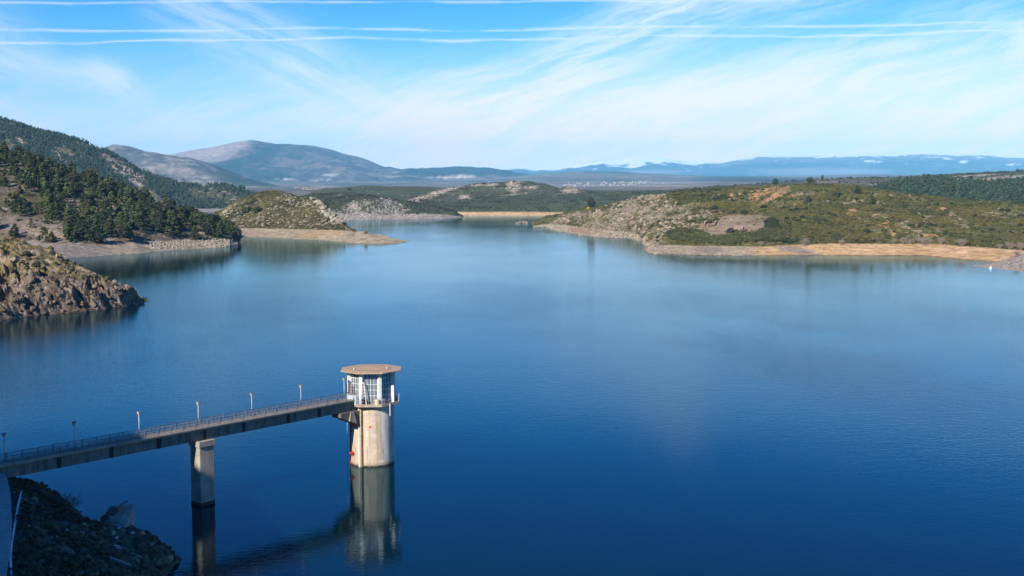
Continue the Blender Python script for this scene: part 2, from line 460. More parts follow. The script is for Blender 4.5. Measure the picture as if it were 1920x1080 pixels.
tag(link('ground', raw_mesh('ground', [(-29500, -1900, -6), (29500, -1900, -6), (29500, 46500, -6), (-29500, 46500, -6)], np.array([[0, 1, 2, 3]]), M['bed'])), kind='structure')

# ------------------------------------------------------------------ land sheets
class Land: pass
def row_world(row, PX):
    if row[0] == 'w':                                  # water line, optional z
        p = np.array(row[1], float); py = np.interp(PX, p[:, 0], p[:, 1])
        return gz(PX, py, row[2] if len(row) > 2 else 0.0)
    p = np.array([(a[0], a[1], a[2]) for a in row[1]], float)
    py = np.interp(PX, p[:, 0], p[:, 1]); Y = np.interp(PX, p[:, 0], p[:, 2])
    return at(PX, py, Y)
def land(name, x0, x1, step, rows, seg, amp, L, colour, mat, octs=5, ridged=0.0, back=(150, 30), front=(25, 4), seed=0, smooth=True, gain=0.5, crag=None):
    PX = np.arange(x0, x1 + 0.01, step)
    W = [row_world(r, PX) for r in rows]
    sh = W[0].copy()
    fr = sh.copy(); k = (sh[:, 1] - front[0]) / sh[:, 1]; fr[:, :2] *= k[:, None]; fr[:, 2] = sh[:, 2] - front[1]
    cr = W[-1]; bk = cr.copy(); k = (cr[:, 1] + back[0]) / cr[:, 1]; bk[:, :2] *= k[:, None]; bk[:, 2] = np.maximum(cr[:, 2] - back[1], -4.5) if back[1] else cr[:, 2]
    W = [fr] + W + [bk]
    A = [0.0] + list(amp) + [amp[-1]]
    S = [2] + list(seg) + [4]
    T = [2 * W[0] - W[1]] + W + [2 * W[-1] - W[-2]]
    P = []; V = []; AM = []
    for i in range(len(W) - 1):
        p0, p1, p2, p3 = T[i], T[i + 1], T[i + 2], T[i + 3]
        n = S[i]
        for j in range(n + (1 if i == len(W) - 2 else 0)):
            t = j / n
            m1 = (p2 - p0) * 0.35; m2 = (p3 - p1) * 0.35
            # keep tangents from overshooting where the rows are unevenly spaced
            ln = np.linalg.norm(p2 - p1, axis=1, keepdims=True)
            for m_ in (m1, m2):
                l_ = np.linalg.norm(m_, axis=1, keepdims=True) + 1e-6; m_ *= np.minimum(1, 1.2 * ln / l_)
            q = (2 * t**3 - 3 * t**2 + 1) * p1 + (t**3 - 2 * t**2 + t) * m1 + (-2 * t**3 + 3 * t**2) * p2 + (t**3 - t**2) * m2
            P.append(q); V.append(i - 1 + t); AM.append(A[i] + (A[i + 1] - A[i]) * t)
    P = np.array(P); nv, nu = P.shape[:2]
    V = np.repeat(np.array(V)[:, None], nu, 1); AM = np.repeat(np.array(AM)[:, None], nu, 1)
    Q = P.copy(); Q[..., 2] *= 1.0
    n = fbm(Q, L, octs, gain, seed)
    if ridged: n = n * (1 - ridged) + ridged * (fbm(Q, L * 0.8, octs, gain, seed + 3, True) - 0.35)
    P[..., 2] += n * AM * 1.6
    if crag:                                           # tilted rock strata standing out of the slope
        h_, Lc = crag; k_ = Q @ np.array([[0.75, 0.25, 0.6], [-0.3, 0.9, 0.1], [-0.55, -0.25, 0.8]]).T * np.array([1.0, 0.6, 0.45])
        cr_ = fbm(k_, Lc, 5, 0.6, seed + 21, True) * 0.8 + fbm(k_, Lc * 2.6, 3, 0.5, seed + 22)
        mk = (1 - 0.75 * sst(1.7, 2.5, V)) * sst(0.3, 4.0, P[..., 2]) * sst(-0.15, 0.35, cr_) * (0.35 + sst(-0.3, 0.3, fbm(Q, Lc * 4, 2, 0.5, seed + 23)))
        P[..., 2] += mk * h_ * np.minimum(AM, 1.0); P[..., 1] -= mk * h_ * 0.5 * np.minimum(AM, 1.0)
    sx = fbm(Q, L * 0.7, 3, 0.5, seed + 9); P[..., 0] += sx * AM * 0.8
    px, py = proj(P)
    C = np.clip(colour(px, py, P, V), 0.004, 0.95)
    idx = np.arange(nv * nu).reshape(nv, nu)
    f = np.stack([idx[:-1, :-1], idx[:-1, 1:], idx[1:, 1:], idx[1:, :-1]], -1).reshape(-1, 4)
    o = link(name, raw_mesh(name, P.reshape(-1, 3), f, mat, C.reshape(-1, 3), smooth))
    tag(o, kind='structure')
    l = Land(); l.P = P; l.px = px; l.py = py; l.V = V; l.o = o; l.C = C; l.n = len(rows)
    e1 = P[1:, :-1] - P[:-1, :-1]; e2 = P[:-1, 1:] - P[:-1, :-1]
    l.area = np.linalg.norm(np.cross(e1, e2), axis=-1)
    return l
def sample(l, n, mask, rs):
    """n random ground points, even over the real surface, weighted by mask(px, py, V)"""
    cx = l.px[:-1, :-1]; cy = l.py[:-1, :-1]
    wgt = l.area * np.clip(mask(cx, cy, l.V[:-1, :-1], l.P[:-1, :-1]), 0, 1) * ((l.P[:-1, :-1, 2] > 0.15))
    cdf = np.cumsum(wgt.ravel()); k = np.searchsorted(cdf, rs.rand(n) * cdf[-1]); k = np.minimum(k, cdf.size - 1)
    i, j = np.unravel_index(k, wgt.shape)
    a, b = rs.rand(n)[:, None], rs.rand(n)[:, None]
    P = l.P
    return P[i, j] * (1 - a) * (1 - b) + P[i + 1, j] * a * (1 - b) + P[i, j + 1] * (1 - a) * b + P[i + 1, j + 1] * a * b
def ell(px, py, cx, cy, rx, ry, ang=0.0, soft=0.35):
    c, s = math.cos(R(ang)), math.sin(R(ang))
    u = (px - cx) * c + (py - cy) * s; v = -(px - cx) * s + (py - cy) * c
    return sst(1 + soft, 1 - soft, np.sqrt((u / rx)**2 + (v / ry)**2))
def ells(px, py, L, soft=0.4):
    m = np.zeros(np.shape(px))
    for e in L: m = np.maximum(m, ell(px, py, *e, soft=soft))
    return m

# ---- scatter tools
def ico(sub=0):
    t = (1 + 5**0.5) / 2
    v = np.array([(-1, t, 0), (1, t, 0), (-1, -t, 0), (1, -t, 0), (0, -1, t), (0, 1, t), (0, -1, -t), (0, 1, -t), (t, 0, -1), (t, 0, 1), (-t, 0, -1), (-t, 0, 1)], float)
    f = [(0, 11, 5), (0, 5, 1), (0, 1, 7), (0, 7, 10), (0, 10, 11), (1, 5, 9), (5, 11, 4), (11, 10, 2), (10, 7, 6), (7, 1, 8), (3, 9, 4), (3, 4, 2), (3, 2, 6), (3, 6, 8), (3, 8, 9), (4, 9, 5), (2, 4, 11), (6, 2, 10), (8, 6, 7), (9, 8, 1)]
    v /= np.linalg.norm(v, axis=1)[:, None]
    for _ in range(sub):
        v = list(map(tuple, v)); mid = {}; nf = []
        def m(a, b):
            k = (min(a, b), max(a, b))
            if k not in mid:
                q = np.array(v[a]) + np.array(v[b]); v.append(tuple(q / np.linalg.norm(q))); mid[k] = len(v) - 1
            return mid[k]
        for a, b, c in f:
            x, y, z = m(a, b), m(b, c), m(c, a); nf += [(a, x, z), (b, y, x), (c, z, y), (x, y, z)]
        f = nf; v = np.array(v)
    return np.array(v), np.array(f)
ICO0, ICO1, ICO2 = ico(0), ico(1), ico(2)
def shrub_t(seed):
    v, f = ICO0; rs = np.random.RandomState(seed)
    v = v * (0.65 + 0.6 * rs.rand(len(v), 1)); v[:, 2] = np.maximum(v[:, 2] * 0.75 + 0.3, -0.1)
    return v, f
def rock_t(seed, sub=1):
    v, f = (ICO0, ICO1, ICO2)[sub]; rs = np.random.RandomState(seed)
    v = v.copy()
    for _ in range(5):                                   # chop with random planes: angular blocks
        n = unit(rs.normal(size=3)); d = 0.45 + 0.35 * rs.rand()
        h = v @ n; v = v - np.maximum(h - d, 0)[:, None] * n
    v *= (0.9 + 0.2 * rs.rand(len(v), 1)); v *= np.array([1, 0.6 + 0.5 * rs.rand(), 0.55 + 0.5 * rs.rand()])
    return v, f
SHR = [shrub_t(i) for i in range(8)]; ROCK = [rock_t(40 + i, 1) for i in range(10)]; ROCK2 = [rock_t(80 + i, 2) for i in range(6)]
def scatter(name, tmpl, pos, scale, cols, mat, rs, tilt=0.2, zsq=None, smooth=False, colvar=0.0):
    vs, fs, cs = [], [], []; off = 0
    which = rs.randint(0, len(tmpl), len(pos))
    for k, (tv, tf) in enumerate(tmpl):
        m = np.where(which == k)[0]
        if not len(m): continue
        a = rs.rand(len(m)) * 2 * np.pi; c, s = np.cos(a), np.sin(a)
        b = rs.normal(size=len(m)) * tilt; cb, sb = np.cos(b), np.sin(b)
        T = tv[None].repeat(len(m), 0)
        if zsq is not None: T = T * np.stack([np.ones(len(m)), np.ones(len(m)), zsq[m]], -1)[:, None]
        y = T[..., 1] * cb[:, None] - T[..., 2] * sb[:, None]; z = T[..., 1] * sb[:, None] + T[..., 2] * cb[:, None]
        x2 = T[..., 0] * c[:, None] - y * s[:, None]; y2 = T[..., 0] * s[:, None] + y * c[:, None]
        W_ = np.stack([x2, y2, z], -1) * scale[m][:, None, None] + pos[m][:, None]
        vs.append(W_.reshape(-1, 3))
        fs.append((tf[None] + (off + np.arange(len(m)) * len(tv))[:, None, None]).reshape(-1, 3)); off += len(m) * len(tv)
        cc = np.repeat(cols[m][:, None], len(tv), 1)
        if colvar: cc = cc * (1 + colvar * (rs.rand(len(m), len(tv), 1) - 0.5))
        cs.append(cc.reshape(-1, 3))
    return link(name, raw_mesh(name, np.concatenate(vs), np.concatenate(fs), mat, np.concatenate(cs), smooth))
def vcol(rs, n, base, var=0.35, hue=0.12):
    b = np.array(base)[None] * (1 + var * (rs.rand(n, 1) * 2 - 1))
    return np.clip(b * (1 + hue * (rs.rand(n, 3) * 2 - 1)), 0.003, 0.9)

# palette (albedo)
PINE = (0.056, 0.069, 0.023); SCRUB = (0.060, 0.066, 0.022); SCRUB2 = (0.085, 0.088, 0.030); DRY = (0.27, 0.20, 0.11)
ROCKC = (0.36, 0.31, 0.25); ROCKG = (0.30, 0.28, 0.26); BEACH = (0.58, 0.41, 0.24); BEACHG = (0.36, 0.30, 0.23); ORANGE = (0.50, 0.275, 0.12)

# ---------------- far country
def c_snow(px, py, P, V):
    n = fbm(P, 700, 6, 0.6, 1); n2 = fbm(P, 2500, 4, 0.5, 2)
    c = mixc((0.015, 0.035, 0.035), (0.09, 0.10, 0.10), sst(-0.05, 0.35, n))
    hgt = P[..., 2]
    hi = sst(-0.15, 0.25, n2 + (py < 325) * 0.0)
    fld = ells(px, py, [(1540, 322, 120, 7), (1230, 322, 60, 3), (1900, 325, 30, 3)], 0.5)
    c = mixc(c, (0.24, 0.21, 0.19), fld * 0.8)
    top = np.broadcast_to(py.min(axis=0)[None], py.shape)
    dd = py - top
    lim = np.interp(px, [900, 960, 1050, 1120, 1180, 1250, 1300, 1330, 1400, 1440, 1480, 1560, 1600, 1640, 1690, 1720, 1780, 1850, 1960],
                    [3, 4, 6, 11, 15, 13, 6, 2, 2.5, 4, 1.5, 4, 9, 7, 5, 1.5, 4, 2, 2])
    sn = fbm(P * np.array([1, 1, 2.5]), 1100, 6, 0.65, 7)
    m = sst(0.12, -0.12, dd / (lim * 1.25) - 0.6 + sn * 1.5 + 0.55 * np.maximum(0, fbm(P * np.array([2.2, 1, 1]), 900, 4, 0.6, 17)))
    brown = sst(14, 6, dd) * (px > 1330)
    c = mixc(c, (0.17, 0.15, 0.14), brown * 0.8)
    streak = sst(0.25, 0.4, fbm(P * np.array([1, 1, 1]), 450, 4, 0.6, 19)) * sst(24, 10, dd) * 0.7
    m = np.maximum(m, streak * (px > 1000))
    caps = sst(-0.22, 0.02, fbm(P * np.array([1, 1, 3]), 520, 4, 0.6, 18)) * ells(px + sn * 34, dd + sn * 4.0 + fbm(P, 600, 3, 0.6, 16) * 3, [(1458, 2, 24, 1.6), (1556, 2, 16, 1.5), (1614, 2.5, 30, 2.6), (1668, 3.5, 18, 2.2), (1702, 3, 12, 1.4), (1752, 6, 14, 2.0), (1775, 9, 8, 2.2), (1830, 3, 12, 1.2), (1405, 3, 14, 1.3), (1640, 17, 14, 3), (1810, 14, 8, 3), (1895, 14, 10, 3)], 0.4)
    m = np.maximum(m, caps * 0.95)
    return mixc(c, (0.86, 0.88, 0.92), m)
SNOWC = np.array([(700, 326), (880, 323), (960, 318), (985, 316), (1000, 318), (1040, 317), (1060, 313), (1100, 308), (1130, 303), (1160, 303), (1190, 299), (1215, 296), (1240, 297), (1262, 299), (1290, 304), (1320, 305), (1350, 306), (1375, 300), (1400, 296), (1420, 294), (1460, 291), (1500, 294), (1540, 293), (1580, 290), (1610, 287), (1650, 288), (1700, 290), (1730, 288), (1780, 290), (1830, 290), (1880, 294), (1920, 296), (2100, 300), (2400, 306)], float)
snow = land('snow_mountain', 650, 2350, 3, [('y', [(600, 345, 30000), (2400, 345, 30000)]), ('y', [(600, 333, 33000), (1300, 331, 33000), (1400, 325, 33000), (2400, 325, 33000)]), ('y', [(a, b, 37000) for a, b in SNOWC])],
            [16, 50], [30, 220, 30], 2400, c_snow, M['terrain_far'], 6, 0.5, back=(2500, 800), front=(800, 60), seed=5, gain=0.55)

MTC = [(150, 330), (250, 305), (320, 291), (340, 286), (380, 279), (400, 276), (430, 269), (467, 263), (490, 266), (515, 270), (545, 271), (590, 275), (620, 281), (650, 290), (690, 301), (720, 312), (740, 317), (780, 317), (830, 315), (870, 314.5), (920, 317), (950, 321), (975, 327), (1030, 334), (1060, 340)]
def c_mount(px, py, P, V):
    n = fbm(P, 420, 6, 0.6, 3); n2 = fbm(P, 1400, 4, 0.5, 4)
    wx = px + fbm(P, 500, 4, 0.6, 12) * 26; wy = py + fbm(P, 500, 4, 0.6, 13) * 8
    c = mixc((0.05, 0.045, 0.045), (0.16, 0.12, 0.10), sst(-0.12, 0.15, n))
    grey = sst(480, 440, wx + (wy - 270) * 1.4) * sst(312, 296, wy + (wx - 420) * 0.06)
    c = mixc(c, (0.36, 0.28, 0.235), grey)
    forest = ells(wx, wy, [(470, 300, 70, 9, -22), (440, 316, 60, 9, 8), (525, 275, 30, 5, -10), (455, 320, 50, 6), (520, 333, 60, 5)], 0.35)
    c = mixc(c, (0.012, 0.03, 0.022), forest * 0.9)
    c = mixc(c, (0.012, 0.03, 0.022), sst(725, 760, wx) * sst(332, 326, wy) * 0.95)
    pale = sst(0.28, 0.42, fbm(P * np.array([0.5, 0.5, 2.5]), 500, 5, 0.6, 21)) * sst(300, 325, py)
    c = mixc(c, (0.40, 0.32, 0.25), pale * 0.8)
    c = mixc(c, (0.5, 0.46, 0.40), ells(px, py, [(535, 336, 20, 1.3), (600, 337.5, 22, 0.9), (620, 328, 14, 2), (850, 333, 40, 1.5), (870, 330, 20, 2)], 0.5) * 0.8)
    return c
mount = land('mountain', 150, 1060, 2.5, [('y', [(150, 352, 15000), (1060, 352, 15000)]), ('y', [(150, 338, 17000), (640, 332, 17000), (760, 334, 17000), (1060, 342, 17000)]), ('y', [(a, b, 21000) for a, b in MTC])],
             [24, 70], [40, 150, 18], 1500, c_mount, M['terrain_far'], 7, 0.7, back=(2500, 600), front=(900, 60), seed=8, gain=0.55)

def c_spur(px, py, P, V):
    n = fbm(P, 160, 6, 0.65, 5); n2 = fbm(P, 600, 4, 0.55, 6)
    c = mixc((0.10, 0.105, 0.085), (0.30, 0.25, 0.21), sst(-0.12, 0.25, n + n2 * 0.6))
    wx = px + fbm(P, 300, 4, 0.6, 12) * 14
    forest = ells(wx, py, [(470, 345, 80, 10, 15), (430, 322, 40, 6, 25)], 0.3)
    c = mixc(c, (0.03, 0.05, 0.035), forest * 0.85)
    return mixc(c, (0.34, 0.27, 0.23), ells(px, py, [(340, 322, 50, 10, 10), (480, 352, 40, 3)], 0.6) * 0.5)
spur = land('mountain_spur', 60, 720, 2.5, [('y', [(60, 372, 8200), (720, 372, 8200)]), ('y', [(60, 345, 9400), (480, 352, 9400), (720, 360, 9400)]),
            ('y', [(60, 310, 11500), (160, 285, 11500), (200, 276, 11500), (215, 272.5, 11500), (240, 276, 11500), (265, 283, 11500), (300, 288, 11500), (330, 293, 11500), (370, 301, 11500), (400, 312, 11500), (440, 326, 11500), (480, 339, 11500), (520, 348, 11500), (560, 354, 11500), (640, 360, 11500), (720, 365, 11500)])],
            [16, 50], [22, 90, 26], 700, c_spur, M['terrain_far'], 6, 0.5, back=(1500, 300), front=(300, 30), seed=12, gain=0.55)

def c_plain(px, py, P, V):
    n = fbm(P, 260, 6, 0.6, 5); n2 = fbm(P * np.array([0.3, 1, 1]), 900, 5, 0.6, 6)
    c = mixc((0.13, 0.115, 0.095), (0.24, 0.195, 0.16), sst(-0.2, 0.25, n))
    c = mixc(c, (0.045, 0.065, 0.045), sst(0.05, 0.25, n2) * 0.85)
    c = mixc(c, (0.04, 0.06, 0.05), ells(px, py, [(1385, 335, 90, 5), (1150, 322, 60, 3.5), (1480, 338, 60, 4)], 0.4) * 0.9)
    return mixc(c, (0.42, 0.36, 0.30), ells(px, py, [(1180, 348, 160, 1.6), (1260, 343, 60, 1.5), (640, 352, 60, 2)], 0.6) * 0.55)
plainl = land('plain', -200, 2300, 5, [('y', [(-200, 376, 3200), (2300, 376, 3200)]), ('y', [(-200, 360, 4800), (900, 356, 4800), (1300, 353, 4800), (2300, 353, 4800)]),
              ('y', [(-200, 352, 10500), (700, 350, 10500), (1000, 346, 10500), (1240, 343, 10500), (1330, 340, 10500), (1400, 336, 10500), (1500, 337, 10500), (2300, 345, 10500)]),
              ('y', [(-200, 345, 19000), (900, 336, 19000), (1010, 326, 19000), (1080, 322, 19000), (1150, 321, 19000), (1230, 326, 19000), (1320, 330, 19000), (1500, 331, 19000), (1600, 327, 19000), (2300, 330, 19000)])],
              [8, 24, 26], [2, 6, 10, 16], 700, c_plain, M['terrain_far'], 5, 0.2, back=(8000, 0), front=(200, 10), seed=21)

def c_rock_scrub(rock_amt=0.0, green=SCRUB, dry=DRY, bx=None, bank=None, seed=0, scale=30):
    def f(px, py, P, V):
        n = fbm(P, scale, 6, 0.65, seed); n2 = fbm(P, scale * 4, 4, 0.55, seed + 1); n3 = fbm(P, scale * 0.3, 3, 0.6, seed + 2)
        c = mixc(green, np.array(green) * 1.5, sst(-0.3, 0.4, n2))
        c = mixc(c, dry, sst(0.05, 0.3, n3 + rock_amt) * 0.55)
        c = mixc(c, np.array(ROCKC) * 0.8, sst(0.18, 0.34, n + rock_amt + n3 * 0.4))
        if bx is not None: c = bx(c, px, py, P, V, n, n2, n3)
        if bank is not None:
            b = sst(bank[0] + 0.12, bank[0] - 0.12, V + n3 * 0.12)
            bc = mixc(np.array(bank[1]) * 0.85, np.array(bank[1]) * 1.15, sst(-0.3, 0.3, n + n3))
            c = mixc(c, bc, b)
        return c
    return f

# far slope on the left, behind the pine hill
def bx_farslope(c, px, py, P, V, n, n2, n3):
    bare = ells(px + n * 22, py + n2 * 10, [(40, 268, 22, 7, 25), (8, 248, 14, 10), (100, 290, 20, 7), (230, 318, 55, 15, 35), (255, 340, 20, 22), (165, 282, 40, 8, 15), (140, 300, 30, 8), (60, 262, 20, 6, 20)], 0.5)
    c = mixc(c, (0.20, 0.155, 0.115), bare * 0.8)
    return mixc(c, (0.44, 0.38, 0.34), np.clip(bare * sst(0.0, 0.25, n3 + n) * 1.1, 0, 1))
farslope = land('far_slope', -220, 490, 2.2, [('w', [(-220, 397), (340, 397), (415, 397.5), (490, 397)]), ('y', [(-220, 391, 2960), (340, 391, 2960), (490, 391, 2960)]),
    ('y', [(-220, 330, 2990), (0, 330, 2990), (100, 340, 2990), (200, 350, 3000), (300, 372, 3010), (345, 384, 3020), (400, 376, 3040), (440, 376, 3050), (490, 385, 3050)]),
    ('y', [(-220, 140, 3500), (-60, 200, 3500), (0, 223, 3480), (25, 232, 3470), (50, 240, 3460), (100, 252, 3440), (150, 266, 3420), (200, 286, 3400), (230, 301, 3370), (270, 322, 3330), (300, 335, 3300), (340, 347, 3260), (380, 347.5, 3240), (430, 349, 3220), (450, 354, 3200), (470, 363, 3180), (490, 374, 3150)])],
    [3, 20, 60], [0.3, 0.6, 9, 6], 140, c_rock_scrub(0.02, (0.075, 0.075, 0.035), (0.20, 0.15, 0.10), bx_farslope, (1.0, (0.28, 0.24, 0.23)), 31, 26), M['terrain'], 6, 0.5, back=(200, 40), seed=31)

ridge = land('green_ridge', 500, 930, 2.5, [('y', [(500, 388, 2700), (930, 388, 2700)]), ('y', [(500, 378, 2900), (930, 372, 2900)]),
    ('y', [(500, 380, 3300), (567, 367.5, 3300), (590, 357.5, 3300), (608, 352.5, 3300), (642, 351, 3300), (680, 348, 3300), (740, 349, 3300), (800, 350, 3300), (830, 352.5, 3300), (870, 358, 3300), (930, 367, 3300)])],
    [4, 24], [1, 2, 1.5], 120, c_rock_scrub(-0.08, (0.060, 0.068, 0.030), (0.17, 0.14, 0.09), None, None, 41, 30), M['terrain'], 5, 0.2, back=(300, 30), seed=41)

def bx_central(c, px, py, P, V, n, n2, n3):
    r = ells(px + n * 10, py + n3 * 6, [(810, 366, 34, 5, -20), (845, 354, 25, 3, -12), (962, 350, 14, 11, 15), (918, 346, 14, 3), (895, 346, 12, 2.5), (1075, 357, 24, 9), (870, 369, 12, 4), (975, 340, 12, 2), (995, 352, 14, 4), (780, 374, 20, 4, -15)], 0.4)
    c = mixc(c, (0.45, 0.36, 0.28), np.clip(r * sst(-0.35, 0.1, n3 + n * 0.4), 0, 1))
    return mixc(c, (0.4, 0.34, 0.25), ells(px, py, [(935, 367.5, 70, 0.7, -7), (1060, 364.6, 40, 0.6)], 0.5) * 0.6)
central = land('rocky_hill', 700, 1260, 2, [('y', [(700, 386, 2650), (1260, 386, 2650)]), ('y', [(700, 380, 2800), (800, 374, 2800), (960, 366, 2800), (1080, 365, 2800), (1260, 372, 2800)]),
    ('y', [(700, 388, 3000), (740, 381, 3000), (765, 375, 3000), (800, 361, 3000), (840, 352, 3000), (870, 348, 3000), (905, 344, 3000), (960, 338.8, 3000), (990, 340, 3000), (1020, 344, 3000), (1045, 354, 3000), (1058, 353, 3000), (1070, 350, 3000), (1082, 353, 3000), (1092, 358, 3000), (1130, 361, 3000), (1200, 366, 3000), (1260, 374, 3000)])],
    [4, 44], [1, 5, 2.5], 90, c_rock_scrub(-0.05, (0.055, 0.062, 0.030), (0.19, 0.15, 0.10), bx_central, None, 51, 26), M['terrain'], 6, 0.5, back=(200, 40), seed=51)

farshore = land('far_shore', 730, 1420, 2, [('w', [(730, 404), (840, 404), (950, 404.4), (1060, 404.6), (1420, 405)]), ('y', [(730, 398, 2420), (950, 397.2, 2420), (1060, 398, 2420), (1420, 398, 2420)]),
    ('y', [(730, 392, 2510), (900, 386, 2510), (1050, 384, 2510), (1200, 375, 2510), (1420, 368, 2510)]),
    ('y', [(730, 402, 2600), (760, 394, 2650), (790, 383.5, 2700), (840, 377.5, 2800), (880, 371.5, 2850), (930, 366, 2850), (1000, 364, 2850), (1060, 362.5, 2850), (1120, 361, 2850), (1180, 359, 2850), (1250, 356, 2850), (1320, 352.5, 2850), (1420, 350, 2850)])],
    [6, 14, 26], [0.2, 0.4, 2, 1.5], 110, c_rock_scrub(-0.1, (0.055, 0.064, 0.027), (0.16, 0.135, 0.08), None, (1.0, (0.62, 0.40, 0.21)), 61, 30), M['terrain'], 5, 0.2, back=(200, 20), seed=61)

def bx_cliff(c, px, py, P, V, n, n2, n3):
    r = ells(px + n * 10, py + n3 * 6, [(690, 398, 40, 18, 10), (655, 402, 30, 12), (730, 388, 28, 12, 20)], 0.4)
    return mixc(c, (0.30, 0.265, 0.23), r * sst(-0.25, 0.15, n3 + n))
def bank_cliff(px, py, P, V):
    c = c_rock_scrub(-0.06, (0.055, 0.062, 0.028), (0.18, 0.14, 0.09), bx_cliff, (1.0, (0.36, 0.28, 0.22)), 71, 26)(px, py, P, V)
    return mixc(c, (0.38, 0.335, 0.29), ells(px, py, [(672, 406, 40, 6), (780, 403, 45, 2)], 0.4) * sst(-0.3, 0.2, fbm(P, 9, 4, 0.6, 72)))
cliff = land('cliff_shore', 530, 868, 1.6, [('w', [(530, 413), (640, 412.6), (697, 412.4), (720, 411.8), (760, 411.2), (827, 410), (850, 408.8), (868, 407.3)]),
    ('y', [(530, 404, 2070), (640, 403, 2060), (690, 402, 2060), (712, 404, 2070), (720, 403.5, 2080), (790, 402, 2110), (840, 402.5, 2160), (868, 407, 2205)]),
    ('y', [(530, 385, 2180), (640, 384, 2140), (680, 377, 2130), (700, 376, 2130), (720, 380, 2150), (760, 389, 2180), (800, 395, 2220), (850, 399.5, 2250), (868, 406.7, 2230)]),
    ('y', [(530, 376, 2500), (567, 368, 2500), (600, 363.5, 2500), (640, 361.5, 2500), (673, 362.5, 2480), (700, 367.5, 2460), (738, 374.5, 2440), (790, 381.5, 2420), (830, 390, 2400), (853, 397, 2360), (868, 406.3, 2260)])],
    [7, 26, 24], [0.8, 1.5, 6, 2], 50, bank_cliff, M['terrain'], 6, 0.6, back=(200, 30), seed=71)

# peninsula with the sand bar
def bx_pen(c, px, py, P, V, n, n2, n3):
    r = ells(px + n * 8, py + n3 * 5, [(560, 378, 40, 9, 12), (600, 385, 24, 7, 40), (640, 418, 20, 6, 40), (430, 392, 14, 8, -30), (610, 418, 22, 5)], 0.4)
    c = mixc(c, (0.44, 0.37, 0.26), r * sst(-0.2, 0.15, n3 + n * 0.6))
    top = ell(px, py, 500, 362, 45, 7, 0, 0.4)
    return mixc(c, (0.10, 0.085, 0.03), top * 0.7)
def c_pen(px, py, P, V):
    c = c_rock_scrub(0.05, (0.070, 0.066, 0.024), (0.22, 0.175, 0.095), bx_pen, None, 81, 14)(px, py, P, V)
    n = fbm(P, 12, 4, 0.6, 83); n3 = fbm(P, 4, 3, 0.6, 84)
    b = sst(1.1, 0.98, V + n3 * 0.08); b = np.maximum(b, sst(662, 672, px))
    bc = mixc((0.33, 0.265, 0.165), (0.45, 0.36, 0.235), sst(-0.3, 0.3, n))
    bc = mixc(bc, (0.50, 0.31, 0.14), ells(px, py, [(610, 436, 30, 5), (585, 440, 20, 4)], 0.5) * 0.7)
    bc = mixc(bc, (0.33, 0.24, 0.18), ells(px, py, [(450, 436, 40, 7)], 0.5) * 0.6)
    bc = bc * (1 - 0.45 * sst(0.2, 0.45, n3)[..., None])
    bc = bc * (1 - 0.3 * sst(0.35, 0.05, P[..., 2])[..., None])
    return mixc(c, bc, b)
pen = land('peninsula', 398, 768, 1.5, [('w', [(398, 441), (425, 441.5), (440, 443), (520, 446.5), (600, 450.5), (660, 455.5), (700, 458), (735, 457), (755, 455), (768, 453.4)]),
    ('y', [(398, 428, 1330), (440, 428, 1290), (500, 429, 1270), (560, 431, 1240), (620, 431.5, 1210), (655, 433.5, 1170), (690, 438.5, 1130), (720, 443, 1100), (750, 450, 1085), (768, 453.2, 1086)]),
    ('y', [(398, 410, 1380), (440, 405, 1360), (500, 395, 1340), (560, 400, 1310), (600, 408, 1285), (640, 421, 1245), (655, 431, 1190), (690, 438, 1140), (720, 442.3, 1108), (750, 449.5, 1090), (768, 453.1, 1088)]),
    ('y', [(398, 400, 1450), (415, 395, 1450), (430, 386, 1450), (450, 374, 1450), (470, 366.5, 1450), (490, 361, 1450), (510, 358, 1450), (528, 359, 1440), (545, 366, 1420), (560, 372, 1400), (585, 373, 1380), (600, 381, 1360), (620, 397, 1330), (640, 412, 1290), (652, 425, 1250), (660, 432.5, 1200), (690, 437.7, 1150), (720, 442, 1115), (750, 449.2, 1094), (768, 453, 1090)])],
    [14, 30, 44], [0.12, 0.3, 1.8, 2.0], 28, c_pen, M['terrain'], 6, 0.55, back=(120, 60), seed=81)

# pine hill
def c_pine(px, py, P, V):
    n = fbm(P, 16, 5, 0.6, 91); n3 = fbm(P, 4, 4, 0.6, 92); n2 = fbm(P, 60, 4, 0.5, 93)
    c = mixc((0.15, 0.115, 0.085), (0.22, 0.165, 0.12), sst(-0.3, 0.3, n))
    c = mixc(c, (0.07, 0.07, 0.03), sst(0.0, 0.3, n2 + n3 * 0.4) * 0.7)
    c = mixc(c, (0.40, 0.36, 0.32), sst(0.22, 0.38, n + n3 * 0.5))
    scree = ells(px + n * 20, py + n3 * 8, [(70, 428, 80, 18, 12)], 0.4)
    sc_c = mixc((0.17, 0.135, 0.115), (0.25, 0.19, 0.15), sst(-0.3, 0.3, n + n3))
    sc_c = mixc(sc_c, (0.34, 0.25, 0.14), ells(px, py, [(60, 432, 22, 7, 30), (103, 440, 16, 9), (20, 440, 20, 6)], 0.6) * sst(-0.3, 0.2, n3))
    c = mixc(c, sc_c, scree)
    b = sst(1.08, 0.95, V + n3 * 0.06)
    bc = mixc((0.28, 0.235, 0.165), (0.39, 0.32, 0.22), sst(-0.4, 0.4, n) )
    bc = mixc(bc, (0.22, 0.19, 0.17), sst(230, 140, px) * 0.8)
    bc = mixc(bc, (0.50, 0.42, 0.33), ells(px, py, [(290, 462, 20, 6), (330, 462, 25, 6), (400, 455, 30, 7)], 0.6) * sst(-0.1, 0.2, n3 + n))
    return mixc(c, bc, b)
